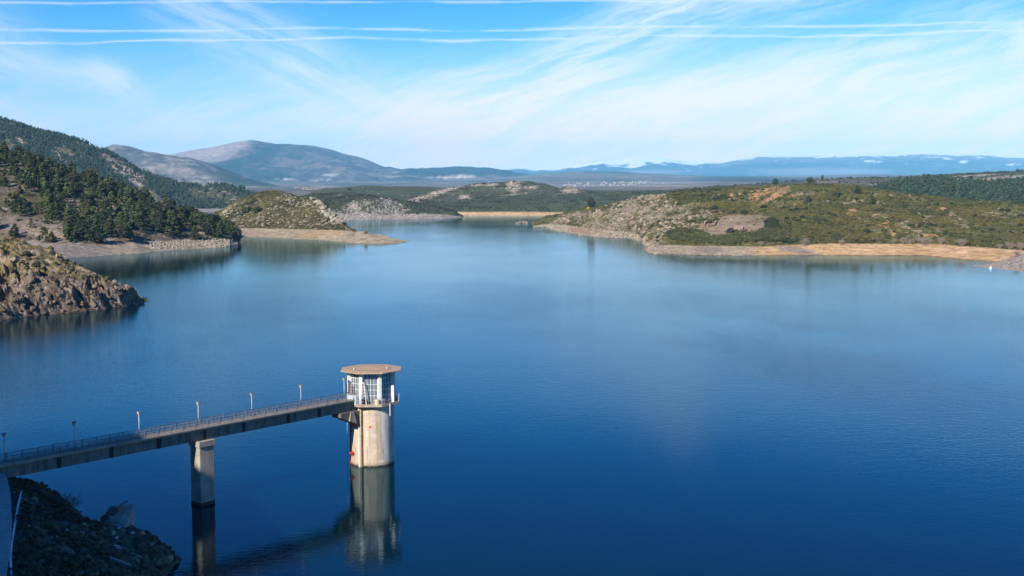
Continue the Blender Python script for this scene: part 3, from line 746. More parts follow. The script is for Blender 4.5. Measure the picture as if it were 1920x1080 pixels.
pineh = land('pine_hill', -220, 448, 1.6, [('w', [(-220, 490), (0, 486), (130, 483.5), (180, 480.5), (250, 475.5), (330, 469), (380, 466), (430, 462.5), (448, 458.5)]),
    ('y', [(-220, 452, 900), (0, 452, 880), (120, 457, 862), (160, 459, 868), (250, 455, 905), (330, 451, 960), (380, 450, 985), (430, 449, 1015), (448, 457.5, 1042)]),
    ('y', [(-220, 398, 960), (0, 400, 950), (120, 405, 960), (250, 407, 990), (330, 417, 1030), (400, 428, 1050), (430, 442, 1050), (448, 457, 1050)]),
    ('y', [(-220, 285, 1150), (-80, 292, 1150), (0, 297, 1140), (40, 302, 1140), (80, 312, 1150), (130, 333, 1150), (180, 346, 1150), (260, 373, 1150), (300, 388, 1140), (340, 405, 1120), (380, 418, 1110), (420, 430, 1090), (440, 446, 1070), (448, 456.5, 1056)])],
    [16, 24, 44], [0.35, 0.6, 2.5, 2.0], 40, c_pine, M['terrain'], 6, 0.4, back=(180, 60), seed=91)

# near rocky point on the left
def c_point(px, py, P, V):
    n = fbm(P, 9, 5, 0.6, 101); n3 = fbm(P, 2.0, 4, 0.6, 102); n2 = fbm(P, 30, 3, 0.5, 103)
    c = mixc((0.15, 0.12, 0.055), (0.26, 0.20, 0.105), sst(-0.3, 0.3, n + n3 * 0.5))
    c = mixc(c, (0.085, 0.08, 0.03), sst(0.1, 0.35, n3 + n2 * 0.4) * 0.8)
    c = mixc(c, (0.34, 0.27, 0.20), sst(0.1, 0.3, n) * 0.8)
    b = sst(1.35, 1.0, V + n * 0.35)
    rc = mixc((0.09, 0.068, 0.05), (0.26, 0.20, 0.15), sst(-0.25, 0.3, n3 + n * 0.5))
    c = mixc(c, rc, b)
    return c * (1 - 0.35 * sst(0.7, 0.1, P[..., 2])[..., None])
point = land('rocky_point', -220, 278, 1.2, [('w', [(-220, 640), (-80, 613), (0, 601), (60, 592.5), (120, 587.5), (170, 583.5), (230, 575), (262, 570), (278, 566)]),
    ('y', [(-220, 552, 440), (-80, 546, 442), (0, 541, 440), (60, 540, 447), (120, 543, 455), (200, 549, 468), (240, 557, 474), (262, 562, 480), (278, 565.7, 484)]),
    ('y', [(-220, 490, 475), (-80, 492, 475), (0, 492, 472), (60, 502, 475), (120, 514, 480), (180, 529, 484), (230, 548, 487), (262, 560.5, 487), (278, 565.5, 487)]),
    ('y', [(-220, 425, 525), (-80, 435, 525), (0, 444, 522), (30, 452, 518), (60, 464, 515), (100, 474, 512), (130, 492, 508), (160, 510, 504), (200, 528, 500), (240, 546, 496), (265, 558, 492), (278, 565.2, 489)])],
    [40, 34, 44], [0.8, 2.0, 2.0, 1.0], 10, c_point, M['terrain_near'], 6, 0.65, back=(45, 34), front=(10, 5), seed=101, crag=(3.8, 5.0))

# big hill on the right
def bx_right(c, px, py, P, V, n, n2, n3):
    wx = px + n * 14 + n3 * 5; wy = py + n2 * 5 + n3 * 4
    rock = ells(wx, wy, [(1180, 405, 70, 30, -20), (1240, 408, 40, 26), (1200, 385, 30, 14, -30), (1290, 412, 36, 12, -20), (1120, 412, 40, 16, 0), (1140, 432, 50, 12, 5), (1220, 440, 34, 20), (1330, 405, 30, 7, -15), (1060, 412, 30, 8, -20), (1215, 368, 20, 4), (1300, 388, 24, 5)], 0.35)
    c = mixc(c, mixc((0.20, 0.155, 0.105), (0.33, 0.265, 0.19), sst(-0.3, 0.3, n3 + n)), np.clip(rock * sst(-0.2, 0.12, fbm(P, 16, 4, 0.6, 161) + n3 * 0.5), 0, 1))
    grass = ells(wx, wy, [(1395, 418, 52, 15, 3), (1350, 430, 34, 13, -15), (1420, 412, 26, 10), (1300, 428, 24, 7, -10)], 0.2)
    c = mixc(c, mixc((0.27, 0.205, 0.125), (0.34, 0.25, 0.16), sst(-0.3, 0.3, n)), grass)
    c = mixc(c, (0.33, 0.19, 0.13), ells(wx, wy, [(1345, 399, 14, 4), (1330, 420, 20, 4, -8), (1395, 428, 14, 2.5)], 0.3) * 0.7)
    orange = ells(wx, wy, [(1373, 368, 6, 7, 20), (1388, 366, 5, 6, 10), (1415, 366, 12, 10, -30), (1455, 366, 35, 5, -33), (1440, 358, 30, 4, -25), (1485, 370, 10, 3, -30), (1600, 393, 9, 3), (1595, 400, 6, 3, -20), (1661, 420, 5, 8, 15), (1654, 422, 8, 2), (1672, 436, 4, 8, -30), (1733, 420, 7, 2.5, 30), (1745, 442, 14, 3, 5), (1768, 391, 14, 2.5)], 0.3)
    c = mixc(c, ORANGE, np.clip(orange * sst(-0.5, -0.05, n3), 0, 1))
    tan = ells(wx, wy, [(1630, 378, 38, 3, 5), (1635, 378, 20, 3), (1660, 366, 30, 2, 4), (1710, 370, 20, 3, 15), (1590, 380, 25, 2), (1660, 398, 22, 3.5, -28), (1640, 404, 16, 2, -20), (1720, 432, 30, 8, 40), (1740, 415, 30, 6, 40), (1800, 415, 30, 7, 40), (1880, 402, 35, 6), (1480, 385, 24, 3, -10), (1500, 362, 40, 4), (1700, 425, 16, 12), (1610, 410, 18, 4, 30)], 0.6)
    c = mixc(c, (0.50, 0.36, 0.22), np.clip(tan * sst(-0.05, 0.2, n3 + n * 0.3), 0, 1) * 0.9)
    c = mixc(c, (0.095, 0.10, 0.028), ells(wx, wy, [(1500, 400, 90, 10, -8), (1880, 440, 70, 22, -20), (1560, 355, 90, 8)], 0.5) * 0.6)
    return c
def c_right(px, py, P, V):
    c = c_rock_scrub(-0.08, (0.088, 0.084, 0.022), (0.29, 0.215, 0.105), bx_right, None, 111, 22)(px, py, P, V)
    n = fbm(P, 14, 4, 0.6, 113); n3 = fbm(P, 4, 3, 0.6, 114); n2 = fbm(P * np.array([1, 1, 3]), 30, 4, 0.6, 115)
    b = sst(1.08, 0.98, V + n3 * 0.06)
    bc = mixc((0.56, 0.345, 0.165), (0.68, 0.45, 0.235), sst(-0.3, 0.3, n2))
    bc = mixc(bc, (0.55, 0.32, 0.13), sst(0.0, 0.35, n) * 0.6)
    bc = mixc(bc, mixc((0.34, 0.265, 0.17), (0.50, 0.40, 0.265), sst(-0.3, 0.3, n3)), sst(1440, 1390, px + n * 40))
    bc = mixc(bc, (0.28, 0.225, 0.19), ells(px + n * 8, py, [(1490, 469, 40, 6, 8), (1330, 470, 30, 6)], 0.4) * 0.85)
    bc = mixc(bc, (0.46, 0.29, 0.17), ells(px, py, [(1095, 432, 38, 7, 5)], 0.3))
    bc = mixc(bc, (0.47, 0.40, 0.33), sst(-0.1, 0.2, n3 + n) * sst(1240, 1215, px) * (1 - ell(px, py, 1095, 432, 36, 7, 5, 0.3)))
    st = fbm(np.stack([P[..., 0] * 0.02, P[..., 1] * 0.02, P[..., 2] * 1.6 + n * 0.3], -1), 0.5, 4, 0.65, 117)
    bc = bc * (0.92 + 0.30 * st[..., None])
    bc = bc * (1 - 0.5 * sst(0.55, 0.12, P[..., 2])[..., None])
    return mixc(c, bc, b)
right = land('right_hill', 1000, 2200, 1.9, [('w', [(1000, 427.5), (1026, 426), (1039, 433), (1062, 437), (1096, 443), (1130, 447), (1187, 448.5), (1199, 452), (1206, 468), (1216, 475), (1234, 477), (1312, 479), (1390, 480.3), (1420, 479.3), (1524, 478), (1628, 479.4), (1732, 479.4), (1811, 487), (1863, 491), (1920, 494), (2200, 500)]),
    ('y', [(1000, 424, 1545), (1026, 420, 1560), (1062, 423, 1520), (1096, 428, 1420), (1130, 432, 1330), (1187, 438, 1240), (1199, 442, 1210), (1206, 457, 1040), (1216, 459, 960), (1240, 460, 930), (1300, 461, 895), (1380, 462, 885), (1430, 463, 885), (1500, 460, 885), (1560, 458, 895), (1650, 458, 890), (1760, 458, 890), (1800, 462, 860), (1860, 466, 840), (1920, 470, 825), (2200, 470, 815)]),
    ('y', [(1000, 421, 1580), (1026, 412, 1600), (1062, 410, 1590), (1096, 412, 1520), (1130, 412, 1440), (1187, 405, 1380), (1206, 420, 1180), (1240, 425, 1050), (1300, 430, 1000), (1350, 440, 960), (1430, 438, 960), (1500, 430, 960), (1600, 425, 970), (1700, 425, 980), (1800, 435, 960), (1900, 445, 930), (2200, 440, 920)]),
    ('y', [(1000, 418, 1610), (1026, 405, 1640), (1062, 402, 1640), (1096, 396, 1600), (1130, 392, 1550), (1187, 385, 1480), (1240, 385, 1320), (1300, 392, 1160), (1350, 400, 1110), (1430, 397, 1120), (1500, 390, 1150), (1600, 390, 1180), (1700, 395, 1180), (1800, 400, 1150), (1900, 410, 1080), (2200, 400, 1060)]),
    ('y', [(1000, 416, 1650), (1030, 411.5, 1680), (1060, 400, 1700), (1100, 391.5, 1690), (1140, 386.5, 1680), (1180, 374, 1640), (1200, 369, 1600), (1240, 364, 1560), (1290, 359, 1520), (1340, 354, 1500), (1400, 351.5, 1480), (1480, 346.5, 1450), (1530, 344.5, 1450), (1600, 348.5, 1440), (1650, 356, 1430), (1720, 366, 1420), (1800, 374, 1380), (1860, 379, 1350), (1920, 381, 1320), (2200, 386, 1300)])],
    [16, 26, 30, 30], [0.12, 0.4, 1.6, 2.0, 1.2], 36, c_right, M['terrain'], 6, 0.45, back=(150, 30), seed=111)

def c_spit(px, py, P, V):
    n3 = fbm(P, 2.5, 4, 0.6, 122); n = fbm(P, 9, 4, 0.6, 123)
    return mixc((0.24, 0.19, 0.15), (0.45, 0.37, 0.30), sst(-0.3, 0.3, n3 + n * 0.4))
spit = land('rocky_spit', 1823, 2150, 1.5, [('w', [(1823, 499), (1857, 502.5), (1904, 508), (1960, 513), (2150, 522)]),
    ('y', [(1823, 498.8, 723), (1860, 497, 728), (1890, 494, 725), (1930, 490, 725), (1960, 486, 725), (2150, 480, 720)]),
    ('y', [(1823, 498.6, 726), (1850, 496.5, 735), (1870, 492, 745), (1890, 485, 760), (1905, 479, 770), (1920, 475, 780), (1960, 468, 790), (2150, 462, 790)])],
    [10, 16], [0.3, 0.8, 0.7], 9, c_spit, M['terrain_near'], 5, 0.6, back=(40, 8), front=(8, 4), seed=121)

forest_s = land('forest_slope', 1560, 2250, 3, [('y', [(1560, 395, 1600), (2250, 395, 1600)]), ('y', [(1560, 378, 1750), (2250, 372, 1750)]),
    ('y', [(1560, 378, 2000), (1620, 366, 2000), (1650, 356, 2000), (1700, 345, 2000), (1750, 340, 2000), (1800, 344, 2000), (1840, 350, 2000), (1900, 347, 2000), (1960, 344, 2000), (2250, 338, 2000)])],
    [6, 24], [1, 2, 1.5], 90, c_rock_scrub(-0.1, (0.045, 0.055, 0.025), (0.12, 0.10, 0.06), None, None, 131, 40), M['terrain'], 4, 0.2, back=(200, 30), seed=131)

def bx_back(c, px, py, P, V, n, n2, n3):
    f = ells(px + n * 10, py, [(1870, 335, 55, 3.5, -6), (1830, 329, 40, 1.6, -3), (1690, 345, 30, 2.0), (1545, 341, 32, 2), (1660, 347, 30, 2), (1800, 337, 20, 3)], 0.4)
    c = mixc(c, (0.40, 0.31, 0.24), f * 0.85)
    return mixc(c, (0.16, 0.12, 0.10), ells(px, py, [(1590, 340, 110, 5)], 0.6) * 0.6)
backr = land('back_ridge', 1230, 2300, 3, [('y', [(1230, 372, 2300), (1500, 372, 2300), (2300, 372, 2300)]), ('y', [(1230, 362, 2600), (1700, 350, 2600), (2300, 345, 2600)]),
    ('y', [(1230, 362, 3200), (1300, 353, 3200), (1400, 346, 3200), (1460, 342.5, 3200), (1500, 338, 3200), (1540, 335.5, 3200), (1600, 333.5, 3200), (1680, 331.5, 3200), (1740, 328.5, 3200), (1800, 324.5, 3200), (1860, 322.5, 3200), (1920, 319.5, 3200), (2300, 308, 3200)])],
    [6, 26], [1, 3, 2], 130, c_rock_scrub(-0.06, (0.060, 0.068, 0.030), (0.18, 0.15, 0.10), bx_back, None, 141, 34), M['terrain'], 5, 0.3, back=(300, 20), seed=141)
#@@PART2
# ================================================================== near bank (in the shade of its own hillside)
ctl = []
for a in [(340, 1075, 138.7), (300, 1030, 138.5), (270, 995, 139.5), (245, 992, 140), (210, 987, 141.5), (155, 982, 142), (130, 957, 143), (100, 940, 144), (80, 914, 146), (45, 906, 148), (10, 890, 150.5),
          (0, 1080, 108), (50, 1080, 107), (100, 1080, 110), (200, 1080, 119), (280, 1080, 129), (330, 1080, 137), (0, 980, 126), (50, 980, 127), (100, 1000, 127), (150, 1020, 128), (200, 1030, 131), (250, 1040, 135), (30, 930, 138), (0, 930, 137), (220, 1000, 138), (100, 960, 138)]:
    ctl.append(at(*a))
ctl += [np.array(p, float) for p in [(-61, 158, 0), (-53, 152, -2), (-46, 147, -2.5), (-37, 142, -3), (-70, 165, 2), (-80, 180, -2), (-95, 192, -3), (-66, 140, 10.3), (-62, 125, 10.3), (-56, 105, 10.3), (-52, 85, 11), (-48, 60, 12), (-46, 30, 12),
        (-33, 130, -4), (-32, 115, -4), (-34, 95, 0), (-30, 70, 2), (-26, 40, 2), (-20, 90, -6), (-15, 50, -6), (-72, 150, 10.3), (-80, 150, 10.3), (-100, 160, 10), (-120, 100, 10), (-150, 150, 10), (-150, 20, 10), (-110, 180, 4)]]
ctl = np.array(ctl)
_d = np.linalg.norm(ctl[:, None, :2] - ctl[None, :, :2], axis=-1)
_A = np.block([[_d, np.ones((len(ctl), 1))], [np.ones((1, len(ctl))), np.zeros((1, 1))]])
_wt = np.linalg.solve(_A + np.eye(len(_A)) * 1e-6, np.concatenate([ctl[:, 2], [0]]))
TOE = np.array([(-140, 178), (-90, 160), (-77, 150), (-69, 135), (-63, 112), (-53, 90), (-41, 60), (-32, 20), (-32, -60)], float)
def toe_dist(x, y):
    best = np.full(x.shape, 1e9); sgn = np.ones(x.shape)
    for p, q in zip(TOE[:-1], TOE[1:]):
        d = q - p; L2 = d @ d
        t = np.clip(((x - p[0]) * d[0] + (y - p[1]) * d[1]) / L2, 0, 1)
        ex = x - p[0] - t * d[0]; ey = y - p[1] - t * d[1]; r = np.hypot(ex, ey)
        s = (d[0] * (y - p[1]) - d[1] * (x - p[0])); m = r < best
        best = np.where(m, r, best); sgn = np.where(m, np.sign(s), sgn)
    return -sgn * best
def bank_z(x, y, rough=True):
    x = np.asarray(x, float); y = np.asarray(y, float)
    z = _wt[-1] + sum(wi * np.hypot(x - c[0], y - c[1]) for wi, c in zip(_wt[:-1], ctl))
    d = toe_dist(x, y)
    hill = np.clip(d - 1.0, 0, None)
    z = np.maximum(z, -6) + np.minimum(53, hill * 1.3)
    if rough:
        P = np.stack([x, y, z * 0.5], -1)
        n = fbm(P, 5.0, 5, 0.6, 201); r = fbm(P, 2.2, 4, 0.6, 202, True) - 0.3
        px_, py_ = proj(np.stack([x, y, z], -1))
        flat = sst(1.5, 4.0, np.abs(path_off(x, y)))
        z = z + (n * 1.0 + r * 0.45) * (0.25 + 0.75 * flat) * 0.8
    return z
PATHC = np.array([at(-34, 897, 149), at(-14, 915, 143), at(-6, 940, 136), at(-6, 980, 126), at(-12, 1030, 116), at(-20, 1080, 107.5), at(-30, 1150, 97)])
def path_off(x, y):
    xc = np.interp(y, PATHC[::-1, 1], PATHC[::-1, 0]); return x - xc
gx = np.arange(-150, -18, 0.55); gy = np.arange(-60, 200, 0.7)
GX, GY = np.meshgrid(gx, gy)
GZ = bank_z(GX, GY)
BP = np.stack([GX, GY, GZ], -1)
n = fbm(BP, 6, 5, 0.6, 205); n3 = fbm(BP, 1.5, 4, 0.6, 206); n2 = fbm(BP, 20, 3, 0.6, 207)
bc = mixc((0.075, 0.06, 0.05), (0.16, 0.125, 0.10), sst(-0.3, 0.3, n3 + n * 0.5))
bc = mixc(bc, (0.05, 0.055, 0.02), sst(-0.05, 0.25, n2 + n * 0.5) * sst(2.5, 5.0, GZ) * 0.85)
bc = mixc(bc, (0.22, 0.19, 0.16), sst(0.25, 0.4, n3) * 0.6)
ii = np.arange(GX.size).reshape(GX.shape)
bf = np.stack([ii[:-1, :-1], ii[:-1, 1:], ii[1:, 1:], ii[1:, :-1]], -1).reshape(-1, 4)
tag(link('hillside', raw_mesh('hillside', BP.reshape(-1, 3), bf, M['terrain_near'], bc.reshape(-1, 3), True)), kind='structure')
def gpoint(px, py, Y0=90, Y1=160):
    """where the sight line through a pixel meets the near bank"""
    Ys = np.linspace(Y0, Y1, 500); P = at(px, py, Ys)
    hz = bank_z(P[:, 0], P[:, 1]); k = np.where(P[:, 2] < hz)[0]
    k = k[0] if len(k) else len(Ys) - 1
    return np.array([P[k, 0], P[k, 1], hz[k]])

# concrete path along the bank
ys = np.linspace(150, 95, 60); pv_, pf_ = [], []
for i, y in enumerate(ys):
    xc = np.interp(y, PATHC[::-1, 1], PATHC[::-1, 0]); wv = 1.7
    zs = max(float(bank_z(np.array([xc + o]), np.array([y]))[0]) for o in np.linspace(-wv, wv, 7)) + 0.06
    pv_ += [(xc - wv, y, zs), (xc + wv, y, zs), (xc + wv + 0.02, y, zs - 0.9), (xc - wv - 0.02, y, zs - 0.9)]
for i in range(len(ys) - 1):
    a = i * 4; pf_ += [(a + k, a + (k + 1) % 4, a + 4 + (k + 1) % 4, a + 4 + k) for k in range(4)]
pm = MB(); pm.add(pv_, pf_)
tag(pm.build('path', M['path']), kind='structure')

# pale pipe laid down the bank
pp = [gpoint(45, 903), gpoint(40, 925), gpoint(33, 955), gpoint(28, 985), gpoint(22, 1020), gpoint(19, 1050), gpoint(22, 1085), gpoint(30, 1130, 80)]
pp = [p + np.array([0, 0, 0.16]) for p in pp]
m = MB().path(pp, 0.125, 10)
tag(m.build('drain_pipe', M['pipe'], smooth=True), 'long pale blue pipe running down the shaded bank beside the grey path', 'pipe')

# ================================================================== footbridge
C0 = np.array([gz(698, 866)[0], gz(698, 866)[1]])
AZB = R(39.8); bv = np.array([math.sin(AZB), math.cos(AZB)]); nr = np.array([math.cos(AZB), -math.sin(AZB)])
def B(s, o, z):
    p = C0 - s * bv + o * nr; return np.array([p[0], p[1], z])
ZD, ZG, HW = 11.45, 9.65, 0.95            # deck top, girder bottom, half width
S0, S1 = 4.4, 69.5
b3 = np.array([bv[0], bv[1], 0]); n3v = np.array([nr[0], nr[1], 0]); z3 = np.array([0, 0, 1.0])
def bbox(m, s0, s1, o0, o1, z0, z1, c=None):
    return m.box(B((s0 + s1) / 2, (o0 + o1) / 2, (z0 + z1) / 2), b3 * (s1 - s0) / 2, n3v * (o1 - o0) / 2, z3 * (z1 - z0) / 2, c)
br = tag(empty('footbridge', B(40, 0, 0)), 'long narrow concrete footbridge on one square pier leading to the tower', 'footbridge')
m = MB(); bbox(m, S0, S1, -HW, HW, ZD - 0.22, ZD); m.build('deck', M['deck'], br, br)
m = MB(); bbox(m, S0 - 0.3, S1, -HW - 0.10, -HW + 0.12, ZD + 0.003, ZD + 0.16); bbox(m, S0 - 0.3, S1, HW - 0.12, HW + 0.10, ZD + 0.003, ZD + 0.16); m.build('kerb', M['deck'], br, br)
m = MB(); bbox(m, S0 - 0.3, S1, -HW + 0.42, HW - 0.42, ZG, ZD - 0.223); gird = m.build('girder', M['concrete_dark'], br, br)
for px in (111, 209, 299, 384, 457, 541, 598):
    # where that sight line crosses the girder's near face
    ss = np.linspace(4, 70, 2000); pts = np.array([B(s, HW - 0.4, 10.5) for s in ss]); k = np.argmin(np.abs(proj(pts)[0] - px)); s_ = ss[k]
    m = MB(); bbox(m, s_ - 0.26, s_ + 0.26, -HW + 0.30, HW - 0.30, ZG + 0.002, ZD - 0.226); m.build('diaphragm', M['concrete_stain_shade'], gird, br)  # near-black ribs: the shade on them is put into the colour
# railings
for side in (-1, 1):
    o = side * (HW - 0.02); m = MB(); n_p = 0
    z0 = ZD + 0.16
    for z in (ZD + 1.12, ZD + 0.30): m.bar(B(S0 - 0.2, o, z), B(S1, o, z), 0.07)
    s = S0 + 0.1
    while s < S1:
        if n_p % 14 == 0: m.bar(B(s, o, z0), B(s, o, ZD + 1.14), 0.10)
        else: m.bar(B(s, o, ZD + 0.30), B(s, o, ZD + 1.12), 0.034)
        s += 0.15; n_p += 1
    m.build('railing', M['rail'], br, br)
# pier
sp_ = 34.3
m = MB(); bbox(m, sp_ - 1.22, sp_ + 1.22, -1.2, 1.2, -5, 8.75); pier = m.build('pier', M['concrete'], br, br, bevel=0.06)
m = MB(); bbox(m, sp_ - 1.42, sp_ + 1.42, -1.38, 1.38, 8.75, 9.62); m.build('cap', M['concrete'], pier, br, bevel=0.05)
m = MB(); bbox(m, sp_ - 1.25, sp_ + 1.25, -1.23, 1.23, -5, 0.45); m.build('tide_band', M['concrete_stain_shade'], pier, br)
# landward end
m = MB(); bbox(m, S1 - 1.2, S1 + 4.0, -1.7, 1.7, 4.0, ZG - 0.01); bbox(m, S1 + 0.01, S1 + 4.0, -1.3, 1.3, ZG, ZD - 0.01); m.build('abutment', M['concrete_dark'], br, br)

# lamps along the far railing
LAB = ['white street lamp at the tower end of the footbridge', 'white street lamp second from the tower on the footbridge', 'white street lamp third from the tower on the footbridge',
       'white street lamp standing over the bridge pier', 'last sunlit street lamp before the shaded end of the footbridge', 'dark shaded street lamp beyond the last sunlit one', 'dark shaded street lamp at the landward end of the footbridge']
lamp0 = None
ss = np.linspace(3, 72, 3000); pts = np.array([B(s, -HW - 0.25, ZD + 1.8) for s in ss]); lpx = proj(pts)[0]
for px, lab in zip((645, 564, 472, 371.5, 260.5, 139.5, 8), LAB):
    s = ss[np.argmin(np.abs(lpx - px))]; base = B(s, -HW - 0.22, ZD - 0.05)
    if lamp0 is None:
        lamp0 = empty('street_lamp', base); root = lamp0; bz = np.array(base)
        m = MB(); m.box(bz + [0, 0, 0.10], (0.16, 0, 0), (0, 0.16, 0), (0, 0, 0.1)); m.box(bz + [0.12, -0.08, -0.12], (0.14, 0, 0), (0, 0.1, 0), (0, 0, 0.1)); m.build('base', M['steel'], root, root)
        m = MB(); m.tube(bz + [0, 0, 0.2], bz + [0, 0, 3.25], 0.06, 0.05, 10); m.build('post', M['lamp_grey'], root, root, smooth=True)
        m = MB(); m.tube(bz + [0, 0, 3.2], bz + [0, 0, 3.68], 0.12, 0.30, 12); h_ = m.build('lamp_head', M['cream'], root, root)
        m = MB(); m.tube(bz + [0, 0, 3.681], bz + [0, 0, 3.76], 0.33, 0.24, 12); m.build('lid', M['steel'], h_, root)
    else:
        root = lamp0.copy(); col.objects.link(root); root.location = base
        for ch in lamp0.children:
            c = ch.copy(); col.objects.link(c); c.parent = root
            for g_ in ch.children:
                d = g_.copy(); col.objects.link(d); d.parent = c
    tag(root, lab, 'street lamp', 'street lamps along the footbridge')

# ================================================================== intake tower
cx, cyy = C0
def T(ang, r, z):
    """ang in degrees to the right of the direction back towards the viewer"""
    a = R(ang) ; tx, ty = -cx, -cyy; l = math.hypot(tx, ty); fx, fy = tx / l, ty / l
    rx, ry = -fy, fx                         # to the viewer's right when facing the tower
    return np.array([cx + r * (math.cos(a) * fx + math.sin(a) * rx), cyy + r * (math.cos(a) * fy + math.sin(a) * ry), z])
tw = tag(empty('intake_tower', (cx, cyy, 0)), 'round pale concrete intake tower with an octagonal glazed cabin and flat roof', 'tower')
RS = 3.78; ZC = 10.35
m = MB(); N = 128
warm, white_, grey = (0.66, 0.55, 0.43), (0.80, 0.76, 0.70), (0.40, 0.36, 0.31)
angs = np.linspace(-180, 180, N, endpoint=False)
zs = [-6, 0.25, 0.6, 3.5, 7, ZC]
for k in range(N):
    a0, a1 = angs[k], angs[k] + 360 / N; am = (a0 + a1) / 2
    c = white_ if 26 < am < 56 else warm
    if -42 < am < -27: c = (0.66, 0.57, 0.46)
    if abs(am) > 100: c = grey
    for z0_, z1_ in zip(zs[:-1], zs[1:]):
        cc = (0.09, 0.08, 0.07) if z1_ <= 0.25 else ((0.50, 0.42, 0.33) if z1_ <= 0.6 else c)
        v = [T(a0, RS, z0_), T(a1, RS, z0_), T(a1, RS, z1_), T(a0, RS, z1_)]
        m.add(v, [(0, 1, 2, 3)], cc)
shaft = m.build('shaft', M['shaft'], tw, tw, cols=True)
OA = [-70, -25, 20, 65, 110, 155, 200, 245]
octo = lambda r: [T(a, r, 0)[:2] for a in OA]
m = MB(); m.prism(octo(5.05), ZC, ZC + 0.32); dk = m.build('deck', M['deck'], tw, tw, bevel=0.03)
m = MB()
for i in range(8):
    a, b_ = T(OA[i], 4.98, ZC + 0.40), T(OA[(i + 1) % 8], 4.98, ZC + 0.40)
    m.bar(a, b_, 0.12, 0.14)
m.build('kerb', M['deck'], tw, tw)
ZF = ZC + 0.32; ZR = 16.0
# cabin plinth, columns, windows
m = MB(); m.prism(octo(3.75), ZF + 0.003, ZF + 0.45); m.build('plinth', M['concrete'], tw, tw)
for a in OA:
    m = MB(); p = T(a, 3.98, 0); q = T(a, 1, 0) - T(a, 0, 0); t_ = np.array([-q[1], q[0], 0])
    m.box((p[0], p[1], (ZF + ZR) / 2 + 0.002), q * 0.27, t_ * 0.27, (0, 0, (ZR - ZF) / 2 - 0.003)); m.build('column', M['white'], tw, tw, bevel=0.02)
for i in range(8):
    a0, a1 = OA[i], OA[(i + 1) % 8] if i < 7 else OA[0] + 360
    p0, p1 = T(a0, 3.80, 0), T(a1, 3.80, 0); d = unit(p1 - p0); nn = np.array([d[1], -d[0], 0]); nn = nn if nn @ (p0 - T(0, 0, 0)) > 0 else -nn
    A, Bq = p0 + d * 0.30, p1 - d * 0.30; w_ = np.linalg.norm(Bq - A); z0_, z1_ = ZF + 0.46, ZR - 0.05
    m = MB(); m.box((A + Bq) / 2 + [0, 0, (z0_ + z1_) / 2], d * w_ / 2, nn * 0.012, (0, 0, (z1_ - z0_) / 2)); wi = m.build('window', M['glass'], tw, tw)
    m = MB()
    for k in range(5):
        p = A + d * w_ * k / 4; m.bar(p + [0, 0, z0_] + nn * 0.03, p + [0, 0, z1_] + nn * 0.03, 0.055, 0.06)
    for k in range(6):
        z = z0_ + (z1_ - z0_) * k / 5; m.bar(A + [0, 0, z] + nn * 0.035, Bq + [0, 0, z] + nn * 0.035, 0.045, 0.06)
    m.build('window_frame', M['white'], wi, tw)
# roof with a slight crown
m = MB(); o1, o2 = octo(5.42), octo(5.40)
n8 = 8
vs = [(p[0], p[1], ZR) for p in o1] + [(p[0], p[1], ZR + 0.17) for p in o1] + [(cx, cyy, ZR + 0.42)]
fs = [tuple(range(8))[::-1]] + [(i, (i + 1) % 8, 8 + (i + 1) % 8, 8 + i) for i in range(8)] + [(8 + i, 8 + (i + 1) % 8, 16) for i in range(8)]
m.add(vs, fs); roof = m.build('roof', M['roof'], tw, tw)
for a_, r_ in ((60, 3.0), (-60, 3.4)):
    m = MB(); p = T(a_, r_, 0); m.tube((p[0], p[1], ZR + 0.28), (p[0], p[1], ZR + 0.62), 0.07, n=8); m.build('roof_vent', M['white'], roof, tw)
# deck railing, left open where the bridge lands
m = MB()
for i in range(8):
    a, b_ = T(OA[i], 4.9, 0), T(OA[(i + 1) % 8], 4.9, 0)
    if OA[i] in (245,): continue
    for z in (ZF + 1.1, ZF + 0.62, ZF + 0.2): m.bar(a + [0, 0, z], b_ + [0, 0, z], 0.04)
    for t in (0, 0.2, 0.4, 0.6, 0.8): m.bar(a + (b_ - a) * t + [0, 0, ZF], a + (b_ - a) * t + [0, 0, ZF + 1.12], 0.05)
m.build('railing', M['rail'], tw, tw)
# sheet screen at the right-hand end of the deck
m = MB(); a, b_ = T(65, 4.9, 0), T(88, 4.6, 0); m.bar(T(68, 4.95, ZF + 0.02), T(68, 4.95, ZF + 1.5), 0.3, 0.06); m.build('gate_post', M['white'], tw, tw)
# corbel carrying the bridge
m = MB()
prof = [(3.0, 6.7), (3.9, 7.1), (8.0, 8.95), (8.0, 9.63), (3.0, 9.63)]
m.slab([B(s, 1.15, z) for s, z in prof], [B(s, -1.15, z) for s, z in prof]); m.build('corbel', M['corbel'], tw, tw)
m = MB(); m.slab([B(5.9, 1.152, 9.63), B(5.25, 1.152, 9.63), B(4.7, 1.152, 7.55), B(6.3, 1.152, 8.2)], [B(5.9, 1.32, 9.63), B(5.25, 1.32, 9.63), B(4.7, 1.42, 7.55), B(6.3, 1.42, 8.2)]); m.build('sun_patch_slab', M['concrete'], tw, tw)  # added slab: a patch of sunlight put into its pale shape
